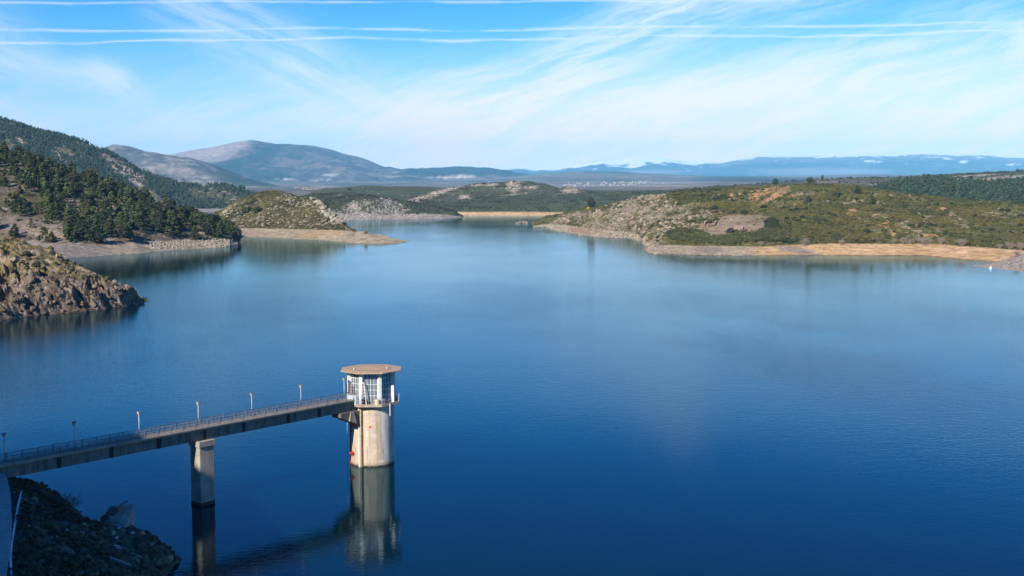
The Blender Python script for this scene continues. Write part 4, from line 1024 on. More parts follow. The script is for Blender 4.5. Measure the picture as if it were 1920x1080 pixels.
# pipes and ladder down the shaft
for a, r_, mt in ((-33, 0.13, 'white'), (-28.5, 0.10, 'cream'), (-24.5, 0.085, 'rust')):
    m = MB(); m.tube(T(a, RS + 0.16, -4), T(a, RS + 0.16, ZC + 0.05), r_, n=10)
    for z in np.arange(0.8, ZC, 1.6): m.box(T(a, RS + 0.08, z), unit(T(a, 1, 0) - T(a, 0, 0)) * 0.12, np.array([0.1, 0, 0]), (0, 0, 0.05))
    m.build('pipe', M[mt], tw, tw, smooth=False)
m = MB()
for a in (-88, -82): m.tube(T(a, RS + 0.42, -3), T(a, RS + 0.42, ZC), 0.022, n=6)
for z in np.arange(0.3, ZC, 0.6): m.tube(T(-88, RS + 0.42, z), T(-82, RS + 0.42, z), 0.012, n=5)
m.build('ladder', M['white'], tw, tw)
m = MB(); m.tube(T(-72, RS + 0.09, -3), T(-72, RS + 0.09, 7.4), 0.09, n=8); m.build('red_pipe', M['red'], tw, tw)
m = MB(); m.tube(T(-56, RS + 0.32, -3), T(-56, RS + 0.32, 7.4), 0.035, n=6); m.build('gate_rod', M['dark'], tw, tw)
for z in (7.0, 2.15):
    m = MB(); q = unit(T(-56, 1, 0) - T(-56, 0, 0)); t_ = np.array([-q[1], q[0], 0])
    m.box(T(-56, RS + 0.28, z), q * 0.34, t_ * 0.22, (0, 0, 0.16)); m.box(T(-60, RS + 0.1, z - 0.1), q * 0.12, t_ * 0.65, (0, 0, 0.07))
    m.tube(T(-56, RS + 0.32, z - 0.35), T(-56, RS + 0.32, z + 0.35), 0.13, n=8); m.build('bracket', M['red'], tw, tw)
m = MB(); q = unit(T(-5, 1, 0) - T(-5, 0, 0)); t_ = np.array([-q[1], q[0], 0]); m.box(T(-5, RS + 0.03, 6.9), q * 0.05, t_ * 0.20, (0, 0, 0.19)); m.build('plate', plain('orange_plate', (0.55, 0.20, 0.05)), tw, tw)
m = MB(); m.tube(T(40, 4.75, ZC - 1.7), T(40, 4.75, ZC + 0.36), 0.075, n=8); m.build('drain_spout', M['white'], tw, tw)
m = MB(); q = unit(T(38, 1, 0) - T(38, 0, 0)); t_ = np.array([-q[1], q[0], 0]); m.box(T(36, RS + 0.02, 9.6), q * 0.03, t_ * 0.13, (0, 0, 0.13)); m.build('vent', M['dark'], tw, tw)

# equipment standing on the tower deck
q = unit(T(-47, 1, 0) - T(-47, 0, 0)); t_ = np.array([-q[1], q[0], 0])
cb = tag(empty('equipment_cabinet', T(-47, 4.35, ZF)), 'pale blue equipment cabinet on the tower deck beside the bridge landing', 'cabinet')
m = MB(); m.box(T(-47, 4.35, ZF + 0.80), q * 0.42, t_ * 1.2, (0, 0, 0.78)); bd = m.build('body', M['pale_blue'], cb, cb, bevel=0.03)
for k in (-1, 1):
    m = MB(); m.box(T(-47, 4.35, ZF + 0.78) + q * 0.43 + t_ * 0.58 * k, q * 0.012, t_ * 0.53, (0, 0, 0.66)); m.build('door', M['pale_blue'], cb, cb)
m = MB(); m.box(T(-47, 4.35, ZF + 0.85) + q * 0.46 + t_ * 0.1, q * 0.03, t_ * 0.03, (0, 0, 0.12)); m.build('handle', M['dark'], cb, cb)
dr = tag(empty('oil_drum', T(12, 4.45, ZF)), 'cream drum on the tower deck in front of the glazed cabin', 'drum')
m = MB(); m.tube(T(12, 4.45, ZF + 0.01), T(12, 4.45, ZF + 0.85), 0.42, n=18); m.build('body', M['cream'], dr, dr)
m = MB(); m.tube(T(12, 4.45, ZF + 0.851), T(12, 4.45, ZF + 0.92), 0.36, n=18); m.build('lid', M['cream'], dr, dr)
gb = tag(empty('control_box', T(24, 4.5, ZF)), 'small lilac grey control box beside the cream drum on the tower deck', 'control box')
q2 = unit(T(24, 1, 0) - T(24, 0, 0)); t2 = np.array([-q2[1], q2[0], 0])
m = MB(); m.box(T(24, 4.5, ZF + 0.52), q2 * 0.2, t2 * 0.25, (0, 0, 0.4)); m.build('body', plain('lilac_grey', (0.42, 0.40, 0.50)), gb, gb, bevel=0.02)
m = MB(); m.bar(T(24, 4.5, ZF), T(24, 4.5, ZF + 0.12), 0.2); m.build('foot', M['steel'], gb, gb)
ho_ = tag(empty('hoist_frame', T(-20, 4.4, ZF)), 'tall white lattice hoist frame leaning over the tower deck', 'hoist')
m = MB(); a_, b_, c_, d_ = T(-24, 4.55, ZF), T(-11, 4.55, ZF), T(-22, 4.3, ZF + 3.7), T(-17, 4.3, ZF + 3.7)
m.bar(a_, c_, 0.11); m.bar(b_, d_, 0.11); m.bar(c_, d_, 0.14)
for k in range(1, 7):
    t = k / 7; u0, u1 = a_ + (c_ - a_) * t, b_ + (d_ - b_) * t; m.bar(u0, u1, 0.05)
    w0_ = a_ + (c_ - a_) * (t - 1 / 7); m.bar(w0_, u1, 0.04)
m.build('lattice', M['white'], ho_, ho_)
m = MB(); m.box(T(-17, 4.3, ZF + 0.5), q2 * 0.35, t2 * 0.35, (0, 0, 0.48)); m.build('winch', M['dark'], ho_, ho_, bevel=0.05)
sf = tag(empty('scaffold_rack', T(-62, 4.45, ZF)), 'rusty lattice rack of small fittings behind the pale blue cabinet', 'rack')
m = MB()
for k in range(4):
    for j in range(2): m.bar(T(-64 + 5 * k, 4.25 + 0.3 * j, ZF), T(-64 + 5 * k, 4.25 + 0.3 * j, ZF + 3.2), 0.05)
for z in np.arange(0.5, 3.3, 0.45): m.bar(T(-64, 4.25, ZF + z), T(-49, 4.25, ZF + z), 0.04); m.bar(T(-64, 4.55, ZF + z), T(-49, 4.55, ZF + z), 0.04)
m.build('frame', M['rust'], sf, sf)
vm = tag(empty('valve_motor', T(0, 2.2, ZF + 0.45)), 'teal valve motor on its pedestal inside the glazed cabin', 'motor')
m = MB(); m.box(T(0, 2.2, ZF + 0.95), (0.5, 0, 0), (0, 0.5, 0), (0, 0, 0.5)); m.build('pedestal', M['white'], vm, vm)
m = MB(); m.tube(T(0, 2.2, ZF + 1.46), T(0, 2.2, ZF + 2.5), 0.48, 0.4, 16); m.tube(T(0, 2.2, ZF + 1.95), T(0, 3.0, ZF + 1.95), 0.25, n=12); m.build('housing', M['teal'], vm, vm)
pn = tag(empty('machine_block', T(-15, 1.2, ZF + 0.45)), 'grey machinery block in the middle of the glazed cabin', 'machinery')
m = MB(); m.box(T(180, 0.3, ZF + 1.3), (1.3, 0, 0), (0, 0.9, 0), (0, 0, 0.85)); m.tube(T(180, 0.3, ZF + 2.16), T(180, 0.3, ZF + 4.6), 0.3, n=12); m.tube(T(100, 1.6, ZF + 0.46), T(100, 1.6, ZF + 3.4), 0.28, n=12); m.build('body', M['steel'], pn, pn)

# ================================================================== near bank: block, rubble, bare bush
# ruined stepped concrete chute
bx0 = gpoint(216, 992); zb = 3.4
ch = tag(empty('concrete_chute', (bx0[0], 141.5, zb)), 'ruined stepped concrete chute with rubble on top by the shaded shore', 'chute')
m = MB(); xr = at(226, 960, 141)[0]; xl = at(197, 960, 141)[0]
prev = 143.6
for k in range(6):
    zt = 6.3 - 0.40 * k; y1_ = 143.6 - 0.75 * k
    m.box(((xl + xr) / 2, y1_ - 0.37, (zb - 2 + zt) / 2), ((xr - xl) / 2, 0, 0), (0, 0.37, 0), (0, 0, (zt - zb + 2) / 2))
m.build('steps', M['concrete'], ch, ch, bevel=0.03)
m = MB(); m.slab([(xr + 0.02, 143.7, zb - 2), (xr + 0.02, 138.9, zb - 2), (xr + 0.02, 138.9, 4.2), (xr + 0.02, 143.7, 6.45)], [(xr + 0.9, 143.7, zb - 2), (xr + 0.9, 139.2, zb - 2), (xr + 0.9, 139.2, 4.2), (xr + 0.9, 143.7, 6.45)])
m.build('side_wall', M['concrete'], ch, ch, bevel=0.03)
m = MB(); m.slab([(xl - 0.6, 143.5, zb - 2), (xl - 0.6, 140.9, zb - 2), (xl - 0.6, 140.9, 5.0), (xl - 0.6, 143.5, 5.9)], [(xl - 0.02, 143.5, zb - 2), (xl - 0.02, 140.9, zb - 2), (xl - 0.02, 140.9, 5.0), (xl - 0.02, 143.5, 6.2)]); m.build('side_wall', M['concrete'], ch, ch)
def boulder(name, p, r, colr, label, cat, seed, group=None, sq=(1, 1, 1), sub=2, mat='rock'):
    tv, tf = rock_t(seed, sub); v = tv * r * np.array(sq); 
    me = raw_mesh(name, v, tf, M[mat], np.tile(colr, (len(v), 1)))
    o = link(name, me, None, tuple(np.array(p) + [0, 0, r * 0.2])); o.rotation_euler = (0.2 * rnd.uniform(-1, 1), 0.2 * rnd.uniform(-1, 1), rnd.uniform(0, 6.28))
    return tag(o, label, cat, group)
boulder('boulder', (xl + 0.6, 142.2, 5.6), 0.9, (0.12, 0.095, 0.085), 'large dark boulder lodged on the concrete chute', 'boulder', 301)
boulder('boulder', (xl - 0.1, 141.3, 5.2), 0.7, (0.07, 0.06, 0.055), 'smaller dark boulder on the left edge of the concrete chute', 'boulder', 302)
sl_ = tag(link('broken_slab', raw_mesh('broken_slab', rock_t(303, 1)[0] * np.array([1.3, 0.35, 0.22]), rock_t(303, 1)[1], M['rock'], np.tile((0.20, 0.15, 0.135), (42, 1))), None, (xl + 1.2, 142.8, 6.35)), 'tilted reddish broken slab lying across the chute steps', 'slab'); sl_.rotation_euler = (0.3, -0.5, 0.6)
for (px, py, r, sd, lab) in [(217, 1011, 0.42, 311, 'white rock under the chute, lowest of its little heap'), (213, 1001, 0.34, 312, 'white rock under the chute, middle of its little heap'), (223, 995, 0.40, 313, 'white rock under the chute, nearest the side wall'),
                             (248, 1000, 0.36, 314, 'pale rock on the crest right of the chute wall'), (218, 1031, 0.62, 315, 'round pale grey boulder alone on the dark slope below the chute')]:
    boulder('boulder', gpoint(px, py), r, (0.50, 0.46, 0.43), lab, 'boulder', sd)
pl = gpoint(254, 1045); p2 = gpoint(263, 1050)
m = MB().bar(gpoint(247, 1041) + [0, 0, 0.25], gpoint(265, 1050) + [0, 0, 0.25], 0.22, 0.12); tag(m.build('plank', plain('plank', (0.48, 0.42, 0.38))), 'pale broken plank lying on the shaded rubble slope', 'plank')
m = MB().bar(gpoint(205, 1050) + [0, 0, 0.2], gpoint(245, 1066) + [0, 0, 0.3], 0.9, 0.25); tag(m.build('rock_slab', plain('blue_slab', (0.07, 0.13, 0.16))), 'flat blue grey slab lying along the shaded slope', 'slab')
# rubble on the slope (too many to count)
rs = np.random.RandomState(5)
X = rs.uniform(-70, -37, 9000); Y = rs.uniform(98, 150, 9000)
kk = (np.abs(path_off(X, Y)) > 2.4) & (toe_dist(X, Y) < 1); X, Y = X[kk], Y[kk]; Z = bank_z(X, Y)
k2 = (Z > -0.2) & (rs.rand(len(Z)) < np.where(Z < 6.5, 0.9, 0.25)); pos = np.stack([X, Y, Z], -1)[k2]
nn_ = len(pos); scl = 0.12 + 0.55 * rs.rand(nn_)**2.5
cc = vcol(rs, nn_, (0.125, 0.09, 0.062), 0.5); pal = rs.rand(nn_) < 0.05; cc[pal] = cc[pal] * 2.6
tag(scatter('rubble', ROCK, pos, scl, cc, M['rock'], rs, 0.4), kind='stuff')
# low scrub on the upper part of the bank
X = rs.uniform(-70, -40, 5000); Y = rs.uniform(98, 150, 5000); kk = (np.abs(path_off(X, Y)) > 2.6) & (toe_dist(X, Y) < 1); X, Y = X[kk], Y[kk]; Z = bank_z(X, Y)
k2 = (Z > 5.2) & (fbm(np.stack([X, Y, Z], -1), 7, 3, 0.5, 210) > -0.12); pos = np.stack([X, Y, Z], -1)[k2][:1900]
sub_p = np.repeat(pos, 5, 0) + rs.normal(size=(len(pos) * 5, 3)) * np.array([0.3, 0.3, 0.16])
tag(scatter('low_scrub', SHR, sub_p, 0.10 + 0.28 * rs.rand(len(sub_p)), vcol(rs, len(sub_p), (0.062, 0.052, 0.026), 0.5, 0.2), M['leaf'], rs, 0.5, colvar=0.5), kind='stuff')

def twig_bush(name, base, h, spread, label, cat, mat, seed, group=None, n=16, thick=0.03, depth=3):
    r_ = random.Random(seed); m = MB()
    def grow(p, d, L, r, k):
        q = p + d * L; m.tube(p, q, r, r * 0.65, 4, caps=False)
        if k:
            for _ in range(3 if k > 1 else 4):
                nd_ = unit(d + np.array([r_.gauss(0, 0.45), r_.gauss(0, 0.45), r_.gauss(0.12, 0.25)])); grow(p + d * L * r_.uniform(0.45, 1), nd_, L * r_.uniform(0.55, 0.8), r * 0.6, k - 1)
    for i in range(n):
        a = r_.uniform(0, 6.283); e = r_.uniform(0.1, spread)
        grow(np.array(base) + [r_.gauss(0, h * 0.05), r_.gauss(0, h * 0.05), -0.1], unit(np.array([math.cos(a) * e, math.sin(a) * e, 1])), h * r_.uniform(0.3, 0.42), thick, depth)
    m2 = MB(); m2.v = [tuple(np.array(v) - base) for v in m.v]; m2.f = m.f; m2.c = m.c
    o = m2.build(name, mat); o.location = tuple(base)
    return tag(o, label, cat, group)
twig_bush('bare_bush', gpoint(131, 962), 3.6, 0.75, 'leafless dark bush on the shaded bank edge below the footbridge', 'bush', M['twig_dark'], 5, n=11, thick=0.05)

# ================================================================== vegetation and rocks on the hills
PINEV = [PINE, (0.034, 0.046, 0.022), (0.058, 0.066, 0.022), (0.042, 0.056, 0.028), (0.060, 0.058, 0.032)]
# pines: trunk and crown, six shapes
def pine_mesh(seed, h, rmax, kind):
    rs = np.random.RandomState(seed)
    n = 190 if kind != 'small' else 90
    t = rs.rand(n)**0.9
    prof = {'cone': lambda t: (1 - t)**0.75 * (0.55 + 0.45 * np.minimum(1, t * 5)), 'round': lambda t: np.sqrt(np.clip(1 - (2 * t - 0.9)**2 / 1.25, 0.02, 1)), 'flat': lambda t: np.sqrt(np.clip(t * 1.25, 0, 1)) * np.sqrt(np.clip(1.05 - t**4, 0, 1)), 'small': lambda t: (1 - t)**0.55}[kind]
    z0 = {'cone': 0.12, 'round': 0.16, 'flat': 0.3, 'small': 0.05}[kind]
    z = h * (z0 + (1 - z0) * t); a = rs.rand(n) * 6.283
    lump = 1 + 0.28 * np.sin(a * 2 + seed) + 0.2 * np.sin(a * 3 + z * 1.2 + seed * 2)
    r = rmax * prof(t) * lump * np.sqrt(rs.uniform(0.25, 1, n))
    pos = np.stack([np.cos(a) * r, np.sin(a) * r, z - r * 0.06], -1)
    s = (0.055 + 0.07 * rs.rand(n)) * h * (1 - 0.35 * t)
    vs, fs, cs = [], [], []; off = 0
    for i in range(n):
        tv, tf = SHR[rs.randint(8)]; b = rs.rand() * 6.283; c_, s_ = math.cos(b), math.sin(b)
        v = tv * s[i] * np.array([1, 1, 0.72]); v = np.stack([v[:, 0] * c_ - v[:, 1] * s_, v[:, 0] * s_ + v[:, 1] * c_, v[:, 2]], -1)
        v += rs.normal(size=v.shape) * s[i] * 0.16
        vs.append(v + pos[i]); fs.append(tf + off); off += len(tv)
        k = 0.6 + 0.85 * rs.rand(); cs.append(np.tile(np.array(PINEV[seed % 5]) * k * (1 + 0.15 * (rs.rand(3) - 0.5)), (len(tv), 1)))
    crown = raw_mesh('crown', np.concatenate(vs), np.concatenate(fs), M['leaf'], np.concatenate(cs))
    m = MB(); m.tube((0, 0, -0.8), (0, 0, h * 0.55), h * 0.022, h * 0.014, 6); m.tube((0, 0, h * 0.55), (0.1, 0, h * 0.95), h * 0.014, h * 0.004, 5)
    for k in range(4):
        a_ = k * 1.7 + seed; z_ = h * (0.25 + 0.13 * k); m.tube((0, 0, z_), (math.cos(a_) * rmax * 0.6, math.sin(a_) * rmax * 0.6, z_ + h * 0.06), h * 0.008, h * 0.003, 4)
    me = bpy.data.meshes.new('trunk'); me.from_pydata(m.v, [], m.f); me.materials.append(M['bark'])
    return crown, me
PT = [pine_mesh(400 + i, h, r, k) for i, (h, r, k) in enumerate([(10, 3.7, 'cone'), (9, 4.0, 'round'), (11, 3.6, 'cone'), (8, 3.9, 'round'), (9.5, 4.3, 'flat'), (6.5, 3.0, 'small'), (9.5, 3.6, 'round'), (7.5, 3.1, 'cone')])]
def tree(name, p, k, s, label, cat, group=None, rot=None):
    t = empty(name, tuple(p), rnd.uniform(0, 6.28) if rot is None else rot); t.scale = (s, s, s * rnd.uniform(0.9, 1.12))
    link('trunk', PT[k][1], t); link('crown', PT[k][0], t)
    return tag(t, label, cat, group)
rs = np.random.RandomState(21)
def treemask(cx_, cy_, V, P):
    n = fbm(P, 22, 3, 0.5, 95)
    m = sst(0.98, 1.04, V) * sst(-0.55, -0.3, n)
    m = m * (1 - ells(cx_, cy_, [(50, 430, 82, 16, 12), (10, 420, 30, 20), (50, 375, 30, 5, 10), (170, 395, 16, 4), (185, 415, 14, 4), (150, 362, 14, 4), (290, 383, 12, 4)], 0.2))
    return np.where(cx_ > 30, m, m * 0.7) * (cx_ > -15)
cand = sample(pineh, 6000, treemask, rs)
# shore edge first: a dense front row of trees above the pale bank
acc = []
def far_enough(p, d):
    return all((p[0] - q[0])**2 + (p[1] - q[1])**2 > d * d for q in acc)
for p in cand:
    if len(acc) >= 292: break
    if far_enough(p, 6.3): acc.append(p)
acc = np.array(acc); ax, ay = proj(acc)
shore_y = np.interp(ax, [120, 250, 330, 430], [458, 455, 451, 448]); crest_y = np.interp(ax, [-20, 0, 80, 130, 180, 260, 300, 340, 380, 420], [297, 298, 312, 333, 346, 373, 388, 405, 418, 430])
def zone(x, y, sy, cy__):
    if sy - y < 9: return 'dark pine standing at the foot of the wooded hill above the pale shore', 'pines above the pale shore'
    if y - cy__ < 14: return 'dark pine on the skyline crest of the wooded hill', 'pines on the crest of the wooded hill'
    if x < 150: return 'dark pine on the slope above the bare brown scree', 'pines above the brown scree'
    return 'dark pine among others halfway up the wooded hill', 'pines on the middle of the wooded hill'
for p, x, y, sy, c__ in zip(acc, ax, ay, shore_y, crest_y):
    lab, grp = zone(x, y, sy, c__)
    s = rs.uniform(1.0, 1.6)
    tree('pine_tree', p - [0, 0, 0.3], rs.randint(0, 8), s, lab, 'pine tree', grp)
def on_land(l, px, py):
    d = (l.px - px)**2 + (l.py - py)**2; d = np.where(l.V > l.n - 0.7, d + 1e3, d); k = np.unravel_index(np.argmin(d), d.shape); return l.P[k]
for px, py, k, s, lab in [(58, 428, 5, 1.0, 'lone dark pine casting a long shadow on the bare brown scree'), (97, 412, 0, 1.25, 'tall pale green pine rising at the upper edge of the scree'), (132, 432, 1, 0.9, 'round dark pine at the right edge of the scree')]:
    tree('pine_tree', on_land(pineh, px, py) - [0, 0, 0.3], k, s, lab, 'pine tree')
# far slope: woods too dense and small to count
def fs_mask(cx_, cy_, V, P):
    n = fbm(P, 70, 4, 0.6, 33)
    m = sst(-0.12, 0.1, n)
    m = np.maximum(m, ells(cx_, cy_, [(330, 365, 55, 16, 25), (385, 388, 30, 7), (300, 345, 30, 8, 20), (60, 275, 60, 14, 25), (180, 325, 20, 14), (110, 262, 60, 8, 25)], 0.4))
    m = m * (1 - 0.9 * ells(cx_, cy_, [(225, 316, 50, 14, 35), (258, 342, 16, 20), (400, 365, 55, 16), (40, 268, 16, 5, 25), (100, 290, 16, 5, 25)], 0.4))
    return m * (V > 0.9) * (cx_ > -60)
def pine_stuff(name, l, n, mask, size, base, seed, fine=False):
    rs = np.random.RandomState(seed); p = sample(l, n, mask, rs)
    if fine:
        K = 34; t = rs.rand(n * K); sz = np.repeat(size * (0.6 + 0.8 * rs.rand(n)), K); a = rs.rand(n * K) * 6.283
        rr = sz * 0.42 * (1 - t)**0.6 * np.sqrt(rs.uniform(0.2, 1, n * K)); p3 = np.repeat(p, K, 0) + np.stack([np.cos(a) * rr, np.sin(a) * rr, sz * (0.15 + 1.05 * t)], -1)
        return tag(scatter(name, SHR, p3, sz * (0.10 + 0.09 * rs.rand(n * K)), np.repeat(vcol(rs, n, base, 0.3, 0.1), K, 0) * (0.6 + 0.8 * rs.rand(n * K, 1)), M['leaf'], rs, 0.4, zsq=np.full(n * K, 0.8), colvar=0.3), kind='stuff')
    p3 = np.repeat(p, 4, 0); k = np.tile(np.arange(4), n); sz = np.repeat(size * (0.6 + 0.8 * rs.rand(n)), 4)
    p3 = p3 + np.stack([rs.normal(size=n * 4) * sz * 0.28, rs.normal(size=n * 4) * sz * 0.28, k * sz * 0.55], -1)
    s_ = sz * np.array([0.6, 0.58, 0.45, 0.28])[k]
    return tag(scatter(name, SHR, p3, s_, np.repeat(vcol(rs, n, base, 0.35, 0.1), 4, 0), M['leaf'], rs, 0.3, zsq=np.full(n * 4, 1.1), colvar=0.4), kind='stuff')
pine_stuff('pine_forest', farslope, 6500, fs_mask, 5.2, (0.040, 0.06, 0.034), 34)
pine_stuff('pine_forest', pineh, 460, treemask, 8.0, PINE, 97, True)
pine_stuff('pine_forest', forest_s, 5200, lambda x, y, V, P: sst(-0.45, -0.2, fbm(P, 40, 3, 0.5, 35)) * (V > 0.2), 5.5, (0.04, 0.062, 0.03), 36)

# scrub on each hill
def scrub(l, n, mask, smin, smax, base, seed, flat=0.8, name='scrub'):
    rs = np.random.RandomState(seed); p = sample(l, n, mask, rs)
    big = sst(-0.35, 0.35, fbm(p, 55, 4, 0.6, seed)); s_ = smin + (smax - smin) * rs.rand(n)**1.8 * (0.5 + 0.7 * big)
    cv = vcol(rs, n, base, 0.4, 0.14) * mixc((1.6, 1.35, 1.2), (0.50, 0.58, 0.60), big)
    tag(scatter(name, SHR, p, s_, cv, M['leaf'], rs, 0.2, zsq=np.full(n, flat), colvar=0.35), kind='stuff')
TANS = [(1630, 378, 38, 3, 5), (1635, 384, 20, 3), (1660, 366, 30, 2, 4), (1710, 370, 20, 3, 15), (1590, 380, 25, 2), (1660, 398, 22, 3.5, -28), (1640, 404, 16, 2, -20), (1720, 432, 30, 8, 40), (1740, 415, 30, 6, 40), (1800, 415, 30, 7, 40), (1880, 402, 35, 6), (1600, 395, 12, 4), (1661, 420, 8, 9, 15), (1672, 436, 6, 9, -30), (1740, 440, 16, 4), (1768, 391, 16, 3), (1700, 425, 16, 12), (1415, 366, 60, 10, -10), (1480, 362, 40, 8)]
scrub(right, 24000, lambda x, y, V, P: (V > 1.05) * sst(-0.25, 0.15, fbm(P, 14, 4, 0.65, 116)) * (1 - 0.9 * ells(x, y, TANS, 0.5)) * (0.25 + 0.75 * sst(-0.3, 0.05, fbm(P, 60, 4, 0.6, 163))) * (1 - 0.97 * ells(x, y, [(1395, 418, 52, 15, 3), (1350, 430, 34, 13, -15), (1420, 412, 26, 10)], 0.2)) * (1 - 0.8 * ells(x, y, [(1180, 405, 70, 30, -20), (1240, 408, 40, 26)], 0.3) * sst(-0.2, 0.12, fbm(P, 16, 4, 0.6, 161))) * (1 - 0.8 * ells(x, y, [(1455, 366, 40, 6, -33), (1380, 367, 14, 8)], 0.3)), 0.6, 2.0, (0.085, 0.080, 0.019), 117)
scrub(right, 900, lambda x, y, V, P: (V > 1.08) * (x > 1230) * sst(0.05, 0.3, fbm(P, 38, 4, 0.6, 164)) * (1 - ells(x, y, [(1395, 418, 56, 17, 3), (1350, 430, 36, 14, -15), (1440, 366, 60, 12, -20)], 0.2)), 1.4, 3.6, (0.045, 0.054, 0.018), 165, 0.9)
scrub(right, 2600, lambda x, y, V, P: ells(x, y, [(1290, 442, 40, 12, 5), (1330, 450, 60, 7, 3), (1400, 447, 60, 7), (1450, 440, 30, 14), (1445, 425, 12, 14), (1500, 452, 40, 5)], 0.2), 1.0, 2.6, (0.040, 0.048, 0.017), 118)
scrub(pen, 9000, lambda x, y, V, P: (V > 1.03) * (x < 668) * sst(-0.3, 0.15, fbm(P, 10, 3, 0.6, 86)), 0.5, 1.6, (0.075, 0.072, 0.024), 87)
scrub(cliff, 7000, lambda x, y, V, P: (V > 1.05) * sst(-0.2, 0.2, fbm(P, 30, 4, 0.6, 76)), 0.8, 2.8, (0.045, 0.05, 0.022), 77)
scrub(farshore, 9000, lambda x, y, V, P: (V > 1.02) * sst(-0.2, 0.25, fbm(P, 40, 4, 0.6, 66)), 0.8, 3.0, (0.045, 0.053, 0.022), 67)
scrub(central, 5000, lambda x, y, V, P: sst(-0.1, 0.25, fbm(P, 40, 4, 0.6, 56)), 1.0, 3.2, (0.045, 0.05, 0.024), 57)
scrub(farslope, 5000, lambda x, y, V, P: (V > 1.0) * ells(x, y, [(410, 368, 70, 20), (225, 316, 70, 22, 35), (258, 342, 20, 24)], 0.4) * sst(-0.2, 0.2, fbm(P, 30, 4, 0.6, 37)), 1.0, 3.0, (0.05, 0.053, 0.024), 38)
scrub(point, 900, lambda x, y, V, P: (V > 1.2) * sst(0.0, 0.25, fbm(P, 7, 3, 0.6, 104)), 0.35, 1.2, (0.06, 0.065, 0.022), 105)
scrub(point, 3500, lambda x, y, V, P: (V > 1.2) * sst(-0.15, 0.2, fbm(P, 9, 3, 0.6, 106)), 0.2, 0.55, (0.23, 0.18, 0.085), 107, 0.7, 'dry_grass')
scrub(pineh, 5200, lambda x, y, V, P: (V > 1.05) * (0.12 + treemask(x, y, V, P)) * sst(-0.25, 0.1, fbm(P, 15, 3, 0.6, 96)), 0.5, 2.0, (0.06, 0.062, 0.025), 97)
scrub(backr, 4000, lambda x, y, V, P: sst(0.0, 0.25, fbm(P, 60, 4, 0.6, 146)), 1.2, 4.0, (0.045, 0.052, 0.025), 147)

# loose rock fields
def rocks(l, n, mask, smin, smax, base, seed, name='rocks', var=0.3):
    rs = np.random.RandomState(seed); p = sample(l, n, mask, rs); s_ = smin + (smax - smin) * rs.rand(n)**2.2
    tag(scatter(name, ROCK, p, s_, vcol(rs, n, base, var, 0.05), M['rock'], rs, 0.5), kind='stuff')
rocks(right, 3600, lambda x, y, V, P: ells(x, y, [(1180, 405, 70, 30, -20), (1240, 408, 44, 28), (1200, 385, 34, 14, -30), (1300, 412, 36, 10, -20), (1120, 412, 40, 16, 0), (1150, 434, 50, 9, 5), (1060, 412, 34, 9, -20), (1215, 445, 24, 24)], 0.3) * sst(-0.12, 0.2, fbm(P, 16, 4, 0.6, 161)), 0.4, 3.0, (0.255, 0.205, 0.145), 119)
rocks(right, 1500, lambda x, y, V, P: (V < 1.1) * (x < 1230) * (1 - ell(x, y, 1095, 433, 36, 7, 5, 0.3)) , 0.4, 1.6, (0.32, 0.27, 0.21), 120)
rocks(right, 700, lambda x, y, V, P: (V < 1.05) * (x > 1380) * sst(0.0, 0.3, fbm(P, 18, 4, 0.6, 128)), 0.15, 0.6, (0.33, 0.25, 0.18), 129)
rocks(right, 900, lambda x, y, V, P: (V < 1.0) * ells(x, y, [(1330, 470, 110, 9), (1490, 468, 40, 7, 8), (1545, 466, 6, 8)], 0.3), 0.25, 0.9, (0.27, 0.21, 0.17), 126)
rocks(pen, 1300, lambda x, y, V, P: (V > 1.02) * ells(x, y, [(560, 378, 40, 9, 12), (600, 385, 26, 8, 40), (640, 418, 22, 6, 40), (430, 392, 16, 8, -30), (530, 405, 110, 22)], 0.4), 0.4, 1.7, (0.32, 0.27, 0.19), 88)
rocks(pen, 260, lambda x, y, V, P: ells(x, y, [(612, 392, 10, 16, -35), (628, 408, 8, 14, -35), (596, 378, 14, 5, 20)], 0.3), 1.6, 4.2, (0.33, 0.28, 0.21), 89)
rocks(pen, 700, lambda x, y, V, P: (V < 1.0) * (x < 640), 0.2, 0.7, (0.33, 0.26, 0.20), 90)
rocks(cliff, 1500, lambda x, y, V, P: ells(x, y, [(690, 396, 34, 16, 10), (655, 404, 30, 9), (735, 388, 30, 10, 20), (780, 405, 40, 3)], 0.3), 0.8, 3.6, (0.28, 0.25, 0.215), 78)
rocks(point, 1500, lambda x, y, V, P: (V < 1.5), 0.18, 1.5, (0.145, 0.11, 0.08), 108, var=0.4)
rocks(point, 110, lambda x, y, V, P: (V < 2.2) * (V > 0.1), 1.0, 3.2, (0.17, 0.13, 0.095), 109)
rocks(spit, 900, lambda x, y, V, P: V < 5, 0.15, 0.75, (0.29, 0.24, 0.19), 124)
rocks(pineh, 900, lambda x, y, V, P: (V < 1.05) * ells(x, y, [(300, 461, 30, 6), (345, 459, 30, 8), (410, 455, 35, 9)], 0.3), 0.3, 1.5, (0.31, 0.26, 0.20), 98)
rocks(pineh, 500, lambda x, y, V, P: (V > 1.2), 0.4, 1.6, (0.30, 0.26, 0.22), 99)
rocks(farslope, 900, lambda x, y, V, P: ells(x, y, [(100, 290, 24, 8, 25), (40, 268, 24, 7, 25), (240, 325, 30, 12, 35), (140, 300, 30, 8), (10, 248, 14, 8)], 0.4), 1.0, 4.5, (0.34, 0.29, 0.25), 39)

